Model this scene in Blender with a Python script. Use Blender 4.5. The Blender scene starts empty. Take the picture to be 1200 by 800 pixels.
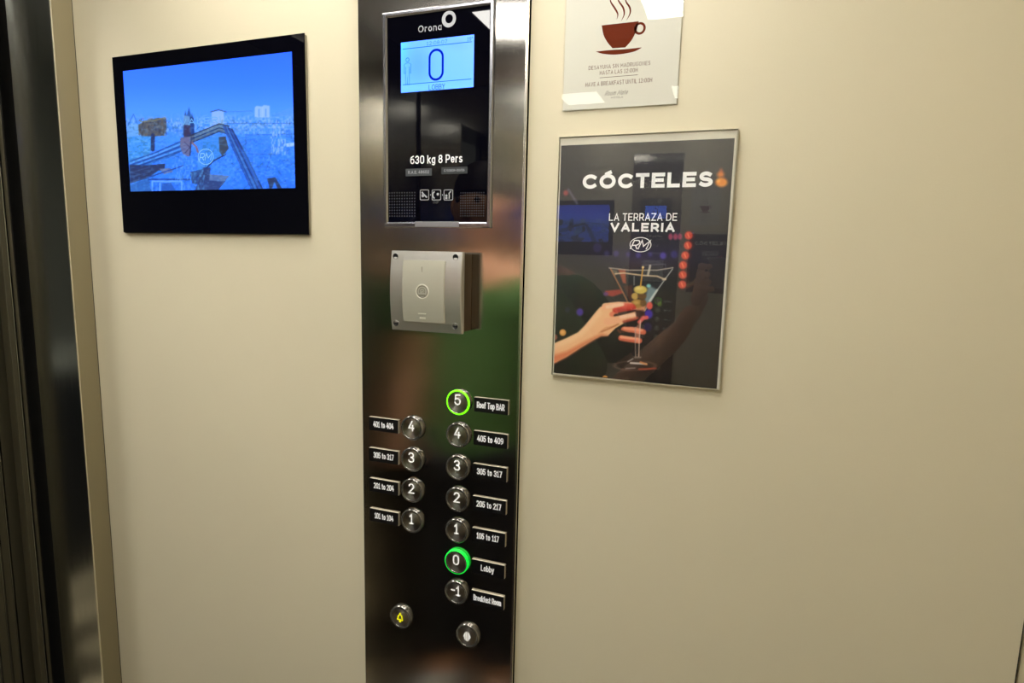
import bpy, bmesh, math, random
import numpy as np
from mathutils import Vector, Matrix

# ------------------------------------------------------------------ camera, world, exposure
SC = bpy.context.scene
COL = SC.collection
CAM_H = 1.5                      # lens height above the cabin floor
DIST = 0.77                      # lens to panelled wall
FPX = 700.0                      # focal length in pixels of a 1200 px wide frame
R = np.array([[0.93909291, -0.02315893, 0.34288214],
              [0.068839, 0.99018195, -0.12165891],
              [-0.33669822, 0.13785268, 0.93146709]])   # rows: right, down, forward in (x, down, into wall)
cam_data = bpy.data.cameras.new('camera')
cam_data.lens = FPX / 1200 * 36
cam_data.sensor_width = 36
cam_data.clip_start = 0.005
cam = bpy.data.objects.new('camera', cam_data)
COL.objects.link(cam)
def w3(v): return Vector((v[0], v[2], -v[1]))
rt, up, bk = w3(R[0]), -w3(R[1]), -w3(R[2])
M = Matrix((rt, up, bk)).transposed().to_4x4()
M.translation = Vector((0, -DIST, CAM_H))
cam.matrix_world = M
SC.camera = cam

world = bpy.data.worlds.new('world')
SC.world = world
world.use_nodes = True
world.node_tree.nodes['Background'].inputs[0].default_value = (0.55, 0.6, 0.68, 1)
world.node_tree.nodes['Background'].inputs[1].default_value = 0.06

SC.view_settings.view_transform = 'Standard'
SC.view_settings.look = 'None'
SC.view_settings.gamma = 1
SC.view_settings.use_curve_mapping = False
SC.view_settings.exposure = 0.0
SC.cycles.max_bounces = 14
SC.cycles.glossy_bounces = 8
SC.cycles.transparent_max_bounces = 16
LAMP_POWER = 30.5
LAMP_COL = (1.0, 0.965, 0.895)

# ------------------------------------------------------------------ survey: where a sight line meets a plane parallel to the wall
def at(u, v, Y=0.0):
    d = R.T @ np.array([(u - 600) / FPX, (v - 400) / FPX, 1.0])
    t = (DIST + Y) / d[2]
    return d[0] * t, CAM_H - d[1] * t
def pix(X, Z, Y):
    c = np.stack([X, CAM_H - Z, np.full_like(X, DIST + Y)], -1) @ R.T
    return c[..., 0] / c[..., 2] * FPX + 600, c[..., 1] / c[..., 2] * FPX + 400

# ------------------------------------------------------------------ materials
def lin(c):
    return tuple((x / 12.92 if x <= 0.04045 else ((x + 0.055) / 1.055) ** 2.4) for x in c)
def rgb(r, g, b): return lin((r / 255, g / 255, b / 255))
MATS = {}
def mat(name, color=(0.5, 0.5, 0.5), rough=0.5, metal=0.0, spec=0.5, emis=None, estr=0.0, coat=0.0, coat_rough=0.03,
        coat_ior=1.5, noise=0.0, nscale=(40, 40, 40), bump=0.0, bscale=(200, 200, 200), aniso=0.0, arot=0.0, tangent=None,
        rough_noise=0.0):
    m = bpy.data.materials.new(name)
    m.use_nodes = True
    nt = m.node_tree
    b = nt.nodes['Principled BSDF']
    b.inputs['Base Color'].default_value = (*color, 1)
    b.inputs['Roughness'].default_value = rough
    b.inputs['Metallic'].default_value = metal
    b.inputs['Specular IOR Level'].default_value = spec
    b.inputs['Coat Weight'].default_value = coat
    b.inputs['Coat Roughness'].default_value = coat_rough
    b.inputs['Coat IOR'].default_value = coat_ior
    if emis:
        b.inputs['Emission Color'].default_value = (*emis, 1)
        b.inputs['Emission Strength'].default_value = estr
    tc = nt.nodes.new('ShaderNodeTexCoord')
    def ntex(scale, detail=4):
        mp = nt.nodes.new('ShaderNodeMapping'); mp.inputs['Scale'].default_value = scale
        nt.links.new(tc.outputs['Object'], mp.inputs[0])
        n = nt.nodes.new('ShaderNodeTexNoise'); n.inputs['Scale'].default_value = 1.0
        n.inputs['Detail'].default_value = detail
        nt.links.new(mp.outputs[0], n.inputs['Vector'])
        return n
    if noise:
        n = ntex(nscale)
        mx = nt.nodes.new('ShaderNodeMix'); mx.data_type = 'RGBA'
        mx.inputs[6].default_value = (*[c * (1 - noise) for c in color], 1)
        mx.inputs[7].default_value = (*[min(1, c * (1 + noise)) for c in color], 1)
        nt.links.new(n.outputs[0], mx.inputs[0]); nt.links.new(mx.outputs[2], b.inputs['Base Color'])
    if rough_noise:
        n = ntex(nscale)
        mr = nt.nodes.new('ShaderNodeMapRange')
        mr.inputs[3].default_value = max(0, rough - rough_noise); mr.inputs[4].default_value = rough + rough_noise
        nt.links.new(n.outputs[0], mr.inputs[0]); nt.links.new(mr.outputs[0], b.inputs['Roughness'])
    if bump:
        n = ntex(bscale)
        bp = nt.nodes.new('ShaderNodeBump'); bp.inputs['Strength'].default_value = bump
        bp.inputs['Distance'].default_value = 0.001
        nt.links.new(n.outputs[0], bp.inputs['Height']); nt.links.new(bp.outputs[0], b.inputs['Normal'])
    if aniso:
        b.inputs['Anisotropic'].default_value = aniso
        b.inputs['Anisotropic Rotation'].default_value = arot
        if tangent == 'radial':
            t = nt.nodes.new('ShaderNodeTangent'); t.direction_type = 'RADIAL'; t.axis = 'Y'
            nt.links.new(t.outputs[0], b.inputs['Tangent'])
        elif tangent:
            t = nt.nodes.new('ShaderNodeCombineXYZ')
            for i in range(3): t.inputs[i].default_value = tangent[i]
            nt.links.new(t.outputs[0], b.inputs['Tangent'])
    MATS[name] = m
    return m
mat('beige_laminate', rgb(212, 203, 176), 0.42, spec=0.35, noise=0.02, nscale=(6, 6, 3), bump=0.12, bscale=(900, 900, 300))
mat('beige_laminate_edge', rgb(196, 184, 150), 0.5)
mat('brushed_steel', (0.50, 0.475, 0.435), 0.12, 1.0, aniso=0.9, arot=0.0, tangent=(1, 0, 0), rough_noise=0.03, nscale=(700, 700, 6))
mat('steel_bevel', (0.78, 0.74, 0.66), 0.22, 1.0)
mat('satin_steel', (0.36, 0.34, 0.30), 0.2, 1.0, rough_noise=0.05, nscale=(200, 200, 5))
mat('dark_steel', (0.44, 0.45, 0.43), 0.16, 1.0, rough_noise=0.04, nscale=(200, 200, 5))
mat('stile_finish', rgb(150, 140, 112), 0.38, 0.55, rough_noise=0.05, nscale=(200, 200, 5))
mat('polished_metal', (0.30, 0.30, 0.33), 0.24, 1.0)
mat('spun_metal', (0.50, 0.47, 0.42), 0.3, 1.0, aniso=0.92, arot=0.25, tangent='radial')
mat('clear_rim', (0.22, 0.21, 0.19), 0.14, 0.8, coat=0.6)
mat('joint_black', (0.012, 0.011, 0.010), 0.7)
mat('black_glass', rgb(5, 5, 12), 0.015, spec=0.36)
mat('black_plastic', (0.012, 0.012, 0.013), 0.45)
mat('dot_grey', rgb(44, 44, 52), 0.5)
mat('dot_hole', (0.002, 0.002, 0.002), 0.8)
mat('screen_white', (0.8, 0.8, 0.8), 0.5, emis=(1, 1, 1), estr=0.0)
mat('lit_white', (0.8, 0.8, 0.78), 0.5, emis=(1.0, 0.97, 0.9), estr=0.4)
mat('lit_yellow', rgb(240, 235, 20), 0.5, emis=rgb(240, 235, 10), estr=0.7)
mat('lit_green_lime', rgb(120, 255, 30), 0.4, emis=rgb(110, 255, 10), estr=1.3)
mat('lit_green', rgb(20, 220, 70), 0.4, emis=rgb(10, 225, 60), estr=0.75)
mat('plate_black', rgb(9, 8, 10), 0.35)
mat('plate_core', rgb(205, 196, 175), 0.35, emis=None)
mat('tag_grey', rgb(62, 66, 70), 0.5)
mat('tag_dark', rgb(36, 42, 46), 0.5)
mat('silver_print', rgb(170, 172, 178), 0.4)
mat('white_print', rgb(238, 238, 238), 0.5, emis=(1, 1, 1), estr=0.12)
mat('lcd_ink', (0, 0.002, 0.02), 0.5, spec=0.0, emis=rgb(8, 42, 205), estr=0.9)
mat('lcd_faint', (0, 0.01, 0.02), 0.5, spec=0.0, emis=rgb(50, 125, 205), estr=1.0)
mat('screen_faint', (0, 0, 0), 0.5, emis=rgb(104, 176, 245), estr=1.0)
mat('screen_line', (0, 0, 0), 0.5, emis=rgb(135, 200, 255), estr=1.0)
mat('cast_alu', (0.56, 0.55, 0.52), 0.34, 0.85, noise=0.04, nscale=(60, 60, 60), bump=0.1, bscale=(800, 800, 800))
mat('insert_alu', rgb(186, 184, 168), 0.36, 0.35, bump=0.1, bscale=(900, 900, 900))
mat('insert_dark', rgb(138, 134, 120), 0.45, 0.3)
mat('insert_light', rgb(222, 220, 205), 0.4, 0.1)
mat('box_side', rgb(84, 66, 48), 0.3, 0.7)
mat('screw_dark', (0.01, 0.01, 0.01), 0.5, 0.0, spec=0.2)
mat('brown_print', rgb(104, 36, 6), 0.6, spec=0.1)
mat('brown_text', rgb(92, 36, 22), 0.6, spec=0.1)
mat('grey_text', rgb(90, 75, 62), 0.5)
mat('cream_paper', rgb(216, 214, 200), 0.6)
mat('reflection_grey', rgb(150, 150, 156), 0.35, 0.5)  # tone of the imitated reflection on the display frame
mat('rim_light_sheet', rgb(216, 212, 198), 0.5)  # paleness of light in the clear acrylic rim, as a colour
mat('edge_grey', rgb(186, 178, 156), 0.3)
mat('mirror_glass', (0.93, 0.95, 0.94), 0.0, 1.0)
mat('dark_panel', rgb(58, 44, 32), 0.35)
mat('cabin_floor', rgb(60, 54, 48), 0.4, noise=0.3, nscale=(60, 60, 60))
mat('ceiling_white', rgb(96, 92, 84), 0.3, 0.6)
mat('lamp_frame', (0.7, 0.7, 0.7), 0.3, 1.0)
mat('lamp_diffuser', (1, 1, 1), 0.5, emis=LAMP_COL, estr=LAMP_POWER)
mat('lobby_wall', rgb(150, 152, 142), 0.6)
mat('landing_paint', rgb(74, 69, 52), 0.45, 0.25)
mat('lobby_dark', rgb(22, 24, 28), 0.5)
mat('shirt_green', rgb(72, 112, 56), 0.85, noise=0.15, nscale=(30, 30, 8), bump=0.3, bscale=(60, 60, 30))
mat('skin', rgb(205, 150, 115), 0.5)
mat('hair_dark', rgb(40, 28, 20), 0.6, bump=0.5, bscale=(300, 300, 40))
mat('trouser_dark', rgb(22, 24, 34), 0.85)
mat('shoe_white', rgb(200, 198, 190), 0.6)
mat('eye_dark', (0.02, 0.015, 0.01), 0.2)
mat('lip', rgb(165, 95, 80), 0.5)
mat('phone_grey', rgb(120, 118, 116), 0.3, 0.4)
mat('lens_black', (0.005, 0.005, 0.006), 0.05)

def tile_mat():
    m = bpy.data.materials.new('lobby_tile'); m.use_nodes = True
    nt = m.node_tree; b = nt.nodes['Principled BSDF']
    tc = nt.nodes.new('ShaderNodeTexCoord')
    br = nt.nodes.new('ShaderNodeTexNoise'); br.inputs['Scale'].default_value = 5
    nt.links.new(tc.outputs['Object'], br.inputs['Vector'])
    cr = nt.nodes.new('ShaderNodeValToRGB')
    cr.color_ramp.elements[0].position = 0.45; cr.color_ramp.elements[0].color = (*rgb(60, 52, 40), 1)
    cr.color_ramp.elements[1].position = 0.52; cr.color_ramp.elements[1].color = (*rgb(220, 204, 168), 1)
    nt.links.new(br.outputs[0], cr.inputs[0]); nt.links.new(cr.outputs[0], b.inputs['Base Color'])
    b.inputs['Roughness'].default_value = 0.3
    MATS['lobby_tile'] = m
tile_mat()

def acrylic_mat(name='acrylic', ior=1.5, tint=(0.985, 0.99, 0.98)):
    m = bpy.data.materials.new(name); m.use_nodes = True
    nt = m.node_tree; nt.nodes.clear()
    out = nt.nodes.new('ShaderNodeOutputMaterial')
    mix = nt.nodes.new('ShaderNodeMixShader')
    tr = nt.nodes.new('ShaderNodeBsdfTransparent'); tr.inputs[0].default_value = (*tint, 1)
    gl = nt.nodes.new('ShaderNodeBsdfGlossy'); gl.inputs['Roughness'].default_value = 0.0
    fr = nt.nodes.new('ShaderNodeFresnel'); fr.inputs[0].default_value = ior
    geo = nt.nodes.new('ShaderNodeNewGeometry')
    sub = nt.nodes.new('ShaderNodeMath'); sub.operation = 'SUBTRACT'; sub.inputs[0].default_value = 1.0
    nt.links.new(geo.outputs['Backfacing'], sub.inputs[1])
    mul = nt.nodes.new('ShaderNodeMath'); mul.operation = 'MULTIPLY'
    nt.links.new(fr.outputs[0], mul.inputs[0]); nt.links.new(sub.outputs[0], mul.inputs[1])
    nt.links.new(mul.outputs[0], mix.inputs[0]); nt.links.new(tr.outputs[0], mix.inputs[1])
    nt.links.new(gl.outputs[0], mix.inputs[2]); nt.links.new(mix.outputs[0], out.inputs[0])
    MATS[name] = m
acrylic_mat('acrylic', 1.75, (0.995, 0.995, 0.99))
acrylic_mat('acrylic_thin', 1.45, (0.99, 0.99, 0.99))
acrylic_mat('acrylic_rim', 1.35, (0.985, 0.985, 0.975))

def painted_mat(name, emission=0.0, rough=0.4):
    m = bpy.data.materials.new(name); m.use_nodes = True
    nt = m.node_tree; b = nt.nodes['Principled BSDF']
    a = nt.nodes.new('ShaderNodeVertexColor'); a.layer_name = 'paint'
    b.inputs['Roughness'].default_value = rough
    if emission:
        b.inputs['Base Color'].default_value = (0.01, 0.01, 0.01, 1)
        nt.links.new(a.outputs[0], b.inputs['Emission Color']); b.inputs['Emission Strength'].default_value = emission
    else:
        nt.links.new(a.outputs[0], b.inputs['Base Color'])
    MATS[name] = m
painted_mat('poster_print', 0.0, 0.5)
painted_mat('screen_picture', 3.5, 0.3)
painted_mat('lcd_picture', 3.5, 0.3)

# ------------------------------------------------------------------ object helpers
def obj(name, bm, m, parent=None, smooth=False, origin=None):
    if origin is not None: bmesh.ops.translate(bm, verts=bm.verts, vec=-Vector(origin))
    me = bpy.data.meshes.new(name)
    bm.normal_update(); bm.to_mesh(me); bm.free()
    for mm in (m if isinstance(m, (list, tuple)) else [m]): me.materials.append(MATS[mm] if isinstance(mm, str) else mm)
    if smooth:
        for p in me.polygons: p.use_smooth = True
    o = bpy.data.objects.new(name, me); COL.objects.link(o)
    if origin is not None: o.location = origin
    if parent:
        o.parent = parent
        pw = Vector((0, 0, 0)); q = parent
        while q: pw += Vector(q.location); q = q.parent
        o.location = Vector(o.location) - pw
    return o
def thing(name, label, cat, loc=(0, 0, 0), group=None):
    o = bpy.data.objects.new(name, None); COL.objects.link(o); o.location = loc
    o.empty_display_size = 0.05
    o['label'] = label; o['category'] = cat
    if group: o['group'] = group
    return o
def struct(o, label, cat):
    o['kind'] = 'structure'; o['label'] = label; o['category'] = cat
    return o
def box(x0, x1, y0, y1, z0, z1, bevel=0.0, seg=2, bm=None, mi=0):
    new = bm is None
    if new: bm = bmesh.new()
    r = bmesh.ops.create_cube(bm, size=1)
    for v in r['verts']:
        v.co = Vector(((x0 + x1) / 2 + v.co.x * (x1 - x0), (y0 + y1) / 2 + v.co.y * (y1 - y0), (z0 + z1) / 2 + v.co.z * (z1 - z0)))
    fs = set(f for v in r['verts'] for f in v.link_faces)
    for f in fs: f.material_index = mi
    if bevel:
        es = set(e for v in r['verts'] for e in v.link_edges)
        bmesh.ops.bevel(bm, geom=list(es), offset=bevel, segments=seg, affect='EDGES', profile=0.5)
    return bm
def rrect(x0, x1, z0, z1, r, n=6):
    pts = []
    for cx, cz, a0 in ((x1 - r, z1 - r, 0), (x0 + r, z1 - r, 90), (x0 + r, z0 + r, 180), (x1 - r, z0 + r, 270)):
        for i in range(n + 1):
            a = math.radians(a0 + 90 * i / n); pts.append((cx + r * math.cos(a), cz + r * math.sin(a)))
    return pts
def circ(cx, cz, r, n=48, rz=None):
    rz = rz or r
    return [(cx + r * math.cos(2 * math.pi * i / n), cz + rz * math.sin(2 * math.pi * i / n)) for i in range(n)]
def slab(pts, y_front, y_back, bm=None, bev=0.0):
    """outline in the wall plane given thickness; the front looks to -Y"""
    if bm is None: bm = bmesh.new()
    f = bm.faces.new([bm.verts.new((x, y_back, z)) for x, z in pts])
    f.normal_update()
    if f.normal.y > 0: f.normal_flip()
    ret = bmesh.ops.extrude_face_region(bm, geom=[f])
    vs = [g for g in ret['geom'] if isinstance(g, bmesh.types.BMVert)]
    bmesh.ops.translate(bm, verts=vs, vec=(0, y_front - y_back, 0))
    if bev:
        ff = [g for g in ret['geom'] if isinstance(g, bmesh.types.BMFace)]
        bmesh.ops.bevel(bm, geom=[e for x in ff for e in x.edges], offset=bev, segments=2, affect='EDGES')
    bmesh.ops.recalc_face_normals(bm, faces=bm.faces)
    return bm
def flat(pts, y, bm=None):
    if bm is None: bm = bmesh.new()
    f = bm.faces.new([bm.verts.new((x, y, z)) for x, z in pts]); f.normal_update()
    if f.normal.y > 0: f.normal_flip()
    bmesh.ops.triangulate(bm, faces=[f])
    return bm
def ring(outer, inner, yf, yb, bm=None):
    """two outlines with equally many points -> solid frame"""
    if bm is None: bm = bmesh.new()
    n = len(outer)
    V = [[bm.verts.new((x, y, z)) for x, z in p] for p, y in ((outer, yf), (inner, yf), (inner, yb), (outer, yb))]
    for k in range(4):
        a, b = V[k], V[(k + 1) % 4]
        for i in range(n):
            j = (i + 1) % n
            bm.faces.new((a[i], a[j], b[j], b[i]))
    bmesh.ops.recalc_face_normals(bm, faces=bm.faces)
    return bm
def lathe(cx, cz, prof, n=48, bm=None):
    """prof: list of (radius, y); revolve about a Y-parallel axis"""
    if bm is None: bm = bmesh.new()
    rows = []
    for r, y in prof:
        if r < 1e-7: rows.append([bm.verts.new((cx, y, cz))])
        else: rows.append([bm.verts.new((cx + r * math.cos(2 * math.pi * i / n), y, cz + r * math.sin(2 * math.pi * i / n))) for i in range(n)])
    for a, b in zip(rows, rows[1:]):
        for i in range(n):
            j = (i + 1) % n
            if len(a) == 1 and len(b) == 1: continue
            if len(a) == 1: bm.faces.new((a[0], b[i], b[j]))
            elif len(b) == 1: bm.faces.new((a[i], a[j], b[0]))
            else: bm.faces.new((a[i], a[j], b[j], b[i]))
    bmesh.ops.recalc_face_normals(bm, faces=bm.faces)
    return bm
def stroke(pts, w, y, bm=None, taper=False):
    """flat ribbon along pts in the wall plane"""
    if bm is None: bm = bmesh.new()
    P = [Vector(p) for p in pts]; n = len(P)
    L, Rr = [], []
    for i in range(n):
        d = (P[min(i + 1, n - 1)] - P[max(i - 1, 0)]).normalized()
        nn = Vector((-d.y, d.x)); ww = w / 2
        if taper: ww *= max(0.08, math.sin(math.pi * (i + 0.3) / (n - 0.4)))
        L.append(bm.verts.new((P[i].x + nn.x * ww, y, P[i].y + nn.y * ww)))
        Rr.append(bm.verts.new((P[i].x - nn.x * ww, y, P[i].y - nn.y * ww)))
    for i in range(n - 1):
        f = bm.faces.new((L[i], Rr[i], Rr[i + 1], L[i + 1])); f.normal_update()
        if f.normal.y > 0: f.normal_flip()
    return bm
# ------------------------------------------------------------------ single-line letter shapes (width 1 x height 1 grid, y up)
def arc(cx, cy, rx, ry, a0, a1, n=10):
    return [(cx + rx * math.cos(math.radians(a0 + (a1 - a0) * i / n)), cy + ry * math.sin(math.radians(a0 + (a1 - a0) * i / n))) for i in range(n + 1)]
def O_(h=1.0, y0=0.0, x0=0.0, x1=1.0):
    p = arc((x0 + x1) / 2, y0 + h / 2, (x1 - x0) / 2, h / 2, 0, 360, 24); return p
GL = {
 '0': (.6, [arc(.5, .72, .5, .28, 0, 180) + arc(.5, .28, .5, .28, 180, 360) + [(1, .72)]]),
 '1': (.42, [[(.05, .78), (.55, 1), (.55, 0)], [(.05, 0), (1, 0)]]),
 '2': (.58, [arc(.5, .72, .48, .28, 165, -25) + [(0, 0), (1, 0)]]),
 '3': (.58, [arc(.46, .75, .46, .25, 160, -90), arc(.46, .26, .52, .26, 90, -160)]),
 '4': (.62, [[(.62, 1), (0, .28), (1, .28)], [(.76, .55), (.76, 0)]]),
 '5': (.58, [[(.92, 1), (.1, 1), (.06, .54)] + arc(.45, .32, .52, .32, 110, -160)]),
 '6': (.6, [[(.8, 1)] + arc(.5, .5, .5, .45, 130, 180, 4) + arc(.5, .31, .5, .31, 180, 540, 20)]),
 '7': (.56, [[(0, 1), (1, 1), (.35, 0)]]),
 '8': (.58, [arc(.5, .76, .42, .24, -90, 270, 20), arc(.5, .27, .5, .27, 90, 450, 20)]),
 '9': (.6, [[(.2, 0)] + arc(.5, .5, .5, .45, -50, 0, 4) + arc(.5, .69, .5, .31, 0, 360, 20)]),
 'A': (.72, [[(0, 0), (.5, 1), (1, 0)], [(.17, .3), (.83, .3)]]),
 'B': (.62, [[(0, 0), (0, 1), (.55, 1)] + arc(.55, .76, .38, .24, 90, -90, 8) + [(0, .52)], [(.55, .52)] + arc(.6, .26, .4, .26, 90, -90, 8) + [(0, 0)]]),
 'C': (.74, [arc(.55, .5, .55, .5, 48, 312, 18)]),
 'D': (.70, [[(0, 0), (0, 1), (.45, 1)] + arc(.45, .5, .55, .5, 90, -90, 12) + [(0, 0)]]),
 'E': (.58, [[(1, 1), (0, 1), (0, 0), (1, 0)], [(0, .51), (.88, .51)]]),
 'F': (.56, [[(1, 1), (0, 1), (0, 0)], [(0, .5), (.86, .5)]]),
 'G': (.76, [arc(.55, .5, .55, .5, 48, 335, 18) + [(1.02, .46), (.62, .46)]]),
 'H': (.66, [[(0, 0), (0, 1)], [(1, 0), (1, 1)], [(0, .5), (1, .5)]]),
 'I': (.02, [[(.5, 0), (.5, 1)]]),
 'J': (.45, [[(1, 1), (1, .3)] + arc(.5, .3, .5, .3, 0, -150)]),
 'K': (.62, [[(0, 0), (0, 1)], [(1, 1), (0, .4)], [(.35, .6), (1, 0)]]),
 'L': (.54, [[(0, 1), (0, 0), (1, 0)]]),
 'M': (.80, [[(0, 0), (0, 1), (.5, .3), (1, 1), (1, 0)]]),
 'N': (.68, [[(0, 0), (0, 1), (1, 0), (1, 1)]]),
 'O': (.82, [O_()]),
 'P': (.60, [[(0, 0), (0, 1), (.55, 1)] + arc(.55, .7, .45, .3, 90, -90, 8) + [(0, .4)]]),
 'R': (.62, [[(0, 0), (0, 1), (.55, 1)] + arc(.55, .7, .45, .3, 90, -90, 8) + [(0, .4)], [(.55, .4), (1, 0)]]),
 'S': (.60, [arc(.5, .75, .45, .25, 40, 265, 12) + arc(.5, .25, .5, .25, 90, -145, 12)]),
 'T': (.62, [[(0, 1), (1, 1)], [(.5, 1), (.5, 0)]]),
 'U': (.66, [[(0, 1), (0, .35)] + arc(.5, .35, .5, .35, 180, 360, 12) + [(1, 1)]]),
 'V': (.72, [[(0, 1), (.5, 0), (1, 1)]]),
 'Y': (.66, [[(0, 1), (.5, .46), (1, 1)], [(.5, .46), (.5, 0)]]),
 'Z': (.62, [[(0, 1), (1, 1), (0, 0), (1, 0)]]),
 'a': (.5, [[(1, .7), (1, 0)], arc(.5, .35, .5, .35, 0, 360, 18)]),
 'b': (.5, [[(0, 1), (0, 0)], arc(.5, .35, .5, .35, 180, 540, 18)]),
 'e': (.5, [[(0, .36), (1, .36)] + arc(.5, .36, .5, .34, 0, 180, 10) + arc(.5, .34, .5, .34, 180, 320, 8)]),
 'f': (.32, [[(1, 1)] + arc(.75, .8, .4, .2, 90, 180, 5) + [(.35, 0)], [(0, .66), (.9, .66)]]),
 'g': (.5, [arc(.5, .35, .5, .35, 0, 360, 18), [(1, .7), (1, 0)] + arc(.5, -.05, .5, .22, 0, -140, 8)]),
 'k': (.46, [[(0, 1), (0, 0)], [(.95, .68), (0, .28)], [(.35, .42), (1, 0)]]),
 'l': (.02, [[(.5, 0), (.5, 1)]]),
 'm': (.78, [[(0, 0), (0, .7)], [(0, .5)] + arc(.25, .45, .25, .25, 150, 0, 8) + [(.5, 0)], [(.5, .45)] + arc(.75, .45, .25, .25, 170, 0, 8) + [(1, 0)]]),
 'n': (.48, [[(0, 0), (0, .7)], [(0, .42)] + arc(.5, .42, .5, .28, 170, 0, 8) + [(1, 0)]]),
 'o': (.5, [O_(.7)]),
 'p': (.5, [[(0, .7), (0, -.28)], arc(.5, .35, .5, .35, 180, 540, 18)]),
 'r': (.3, [[(0, 0), (0, .7)], [(0, .4)] + arc(.9, .4, .9, .28, 170, 90, 6)]),
 's': (.44, [arc(.5, .53, .45, .17, 40, 265, 8) + arc(.5, .17, .5, .17, 90, -145, 8)]),
 't': (.32, [[(.35, .95), (.35, .15)] + arc(.7, .15, .35, .15, 180, 290, 5), [(0, .68), (1, .68)]]),
 'y': (.5, [[(0, .7), (.5, 0)], [(1, .7), (.5, 0), (.3, -.28), (.05, -.28)]]),
 '-': (.34, [[(0, .5), (1, .5)]]), '.': (.02, [[(.5, 0), (.5, .06)]]), ':': (.02, [[(.5, .12), (.5, .2)], [(.5, .55), (.5, .63)]]),
 '/': (.4, [[(0, 0), (1, 1)]]), '°': (.25, [arc(.5, .85, .5, .15, 0, 360, 12)]),
 '\u00d3': (.82, [O_(), [(.42, 1.17), (.66, 1.30)]]),
}
def ribbon(bm, pts, w, y):
    P = [Vector(p) for p in pts if True]
    Q = [P[0]]
    for p in P[1:]:
        if (p - Q[-1]).length > w * 0.02: Q.append(p)
    P = Q; n = len(P)
    if n < 2: return
    closed = (P[0] - P[-1]).length < w * 0.2 and n > 6
    if not closed:                      # square caps
        P[0] = P[0] - (P[1] - P[0]).normalized() * w * .5; P[-1] = P[-1] + (P[-1] - P[-2]).normalized() * w * .5
    else: P = P[:-1]; n -= 1
    A_, B_ = [], []
    for i in range(n):
        if closed: d0, d1 = (P[i] - P[i - 1]).normalized(), (P[(i + 1) % n] - P[i]).normalized()
        else:
            d0 = (P[i] - P[i - 1]).normalized() if i else (P[1] - P[0]).normalized()
            d1 = (P[i + 1] - P[i]).normalized() if i < n - 1 else d0
        t = d0 + d1
        t = t.normalized() if t.length > 1e-4 else d0
        nn = Vector((-t.y, t.x)); k = 1 / max(.42, abs(nn.dot(Vector((-d0.y, d0.x)))))
        A_.append(bm.verts.new((P[i].x + nn.x * w / 2 * k, y, P[i].y + nn.y * w / 2 * k)))
        B_.append(bm.verts.new((P[i].x - nn.x * w / 2 * k, y, P[i].y - nn.y * w / 2 * k)))
    for i in range(n if closed else n - 1):
        j = (i + 1) % n
        try: f = bm.faces.new((A_[i], B_[i], B_[j], A_[j]))
        except ValueError: continue
        f.normal_update()
        if f.normal.y > 0: f.normal_flip()
def text(s, x0, x1, z0, z1, y, m, parent, bold=0.12, shear=0.0, name='lettering', gap=.20, space=.42, hmax=None):
    """letters of stroke width bold * cap height filling the box; z0..z1 is baseline to cap height"""
    cap = z1 - z0; w = bold * cap
    asp = 1.0; items = []; x = 0.0
    for ch in s:
        if ch == ' ': x += space; continue
        gw, st = GL[ch]; items.append((x, gw, st)); x += gw + gap + bold
    total = x - gap - bold
    k = (x1 - x0 - w) / total            # metres per glyph unit
    bm = bmesh.new(); zc = cap - w
    for (gx, gw, st) in items:
        for line in st:
            ribbon(bm, [(x0 + w / 2 + (gx + px * gw) * k + shear * (pz - .5) * zc, z0 + w / 2 + pz * zc) for px, pz in line], w, y)
    return obj(name, bm, m, parent, origin=((x0 + x1) / 2, y, (z0 + z1) / 2))
def ptext(s, ul, ur, vt, vb, y, m, parent, **k):
    """lettering measured on the plane y: left and right end, top and bottom at its middle"""
    um = (ul + ur) / 2; vm = (vt + vb) / 2
    slope = -0.0
    zt = at(um, vt, y)[1]; zb = at(um, vb, y)[1]
    zc = (zt + zb) / 2
    def xat(u):
        v = vm
        for _ in range(6): v += (at(u, v, y)[1] - zc) * 750
        return at(u, v, y)[0]
    return text(s, xat(ul), xat(ur), zb, zt, y, m, parent, **k)

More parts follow.
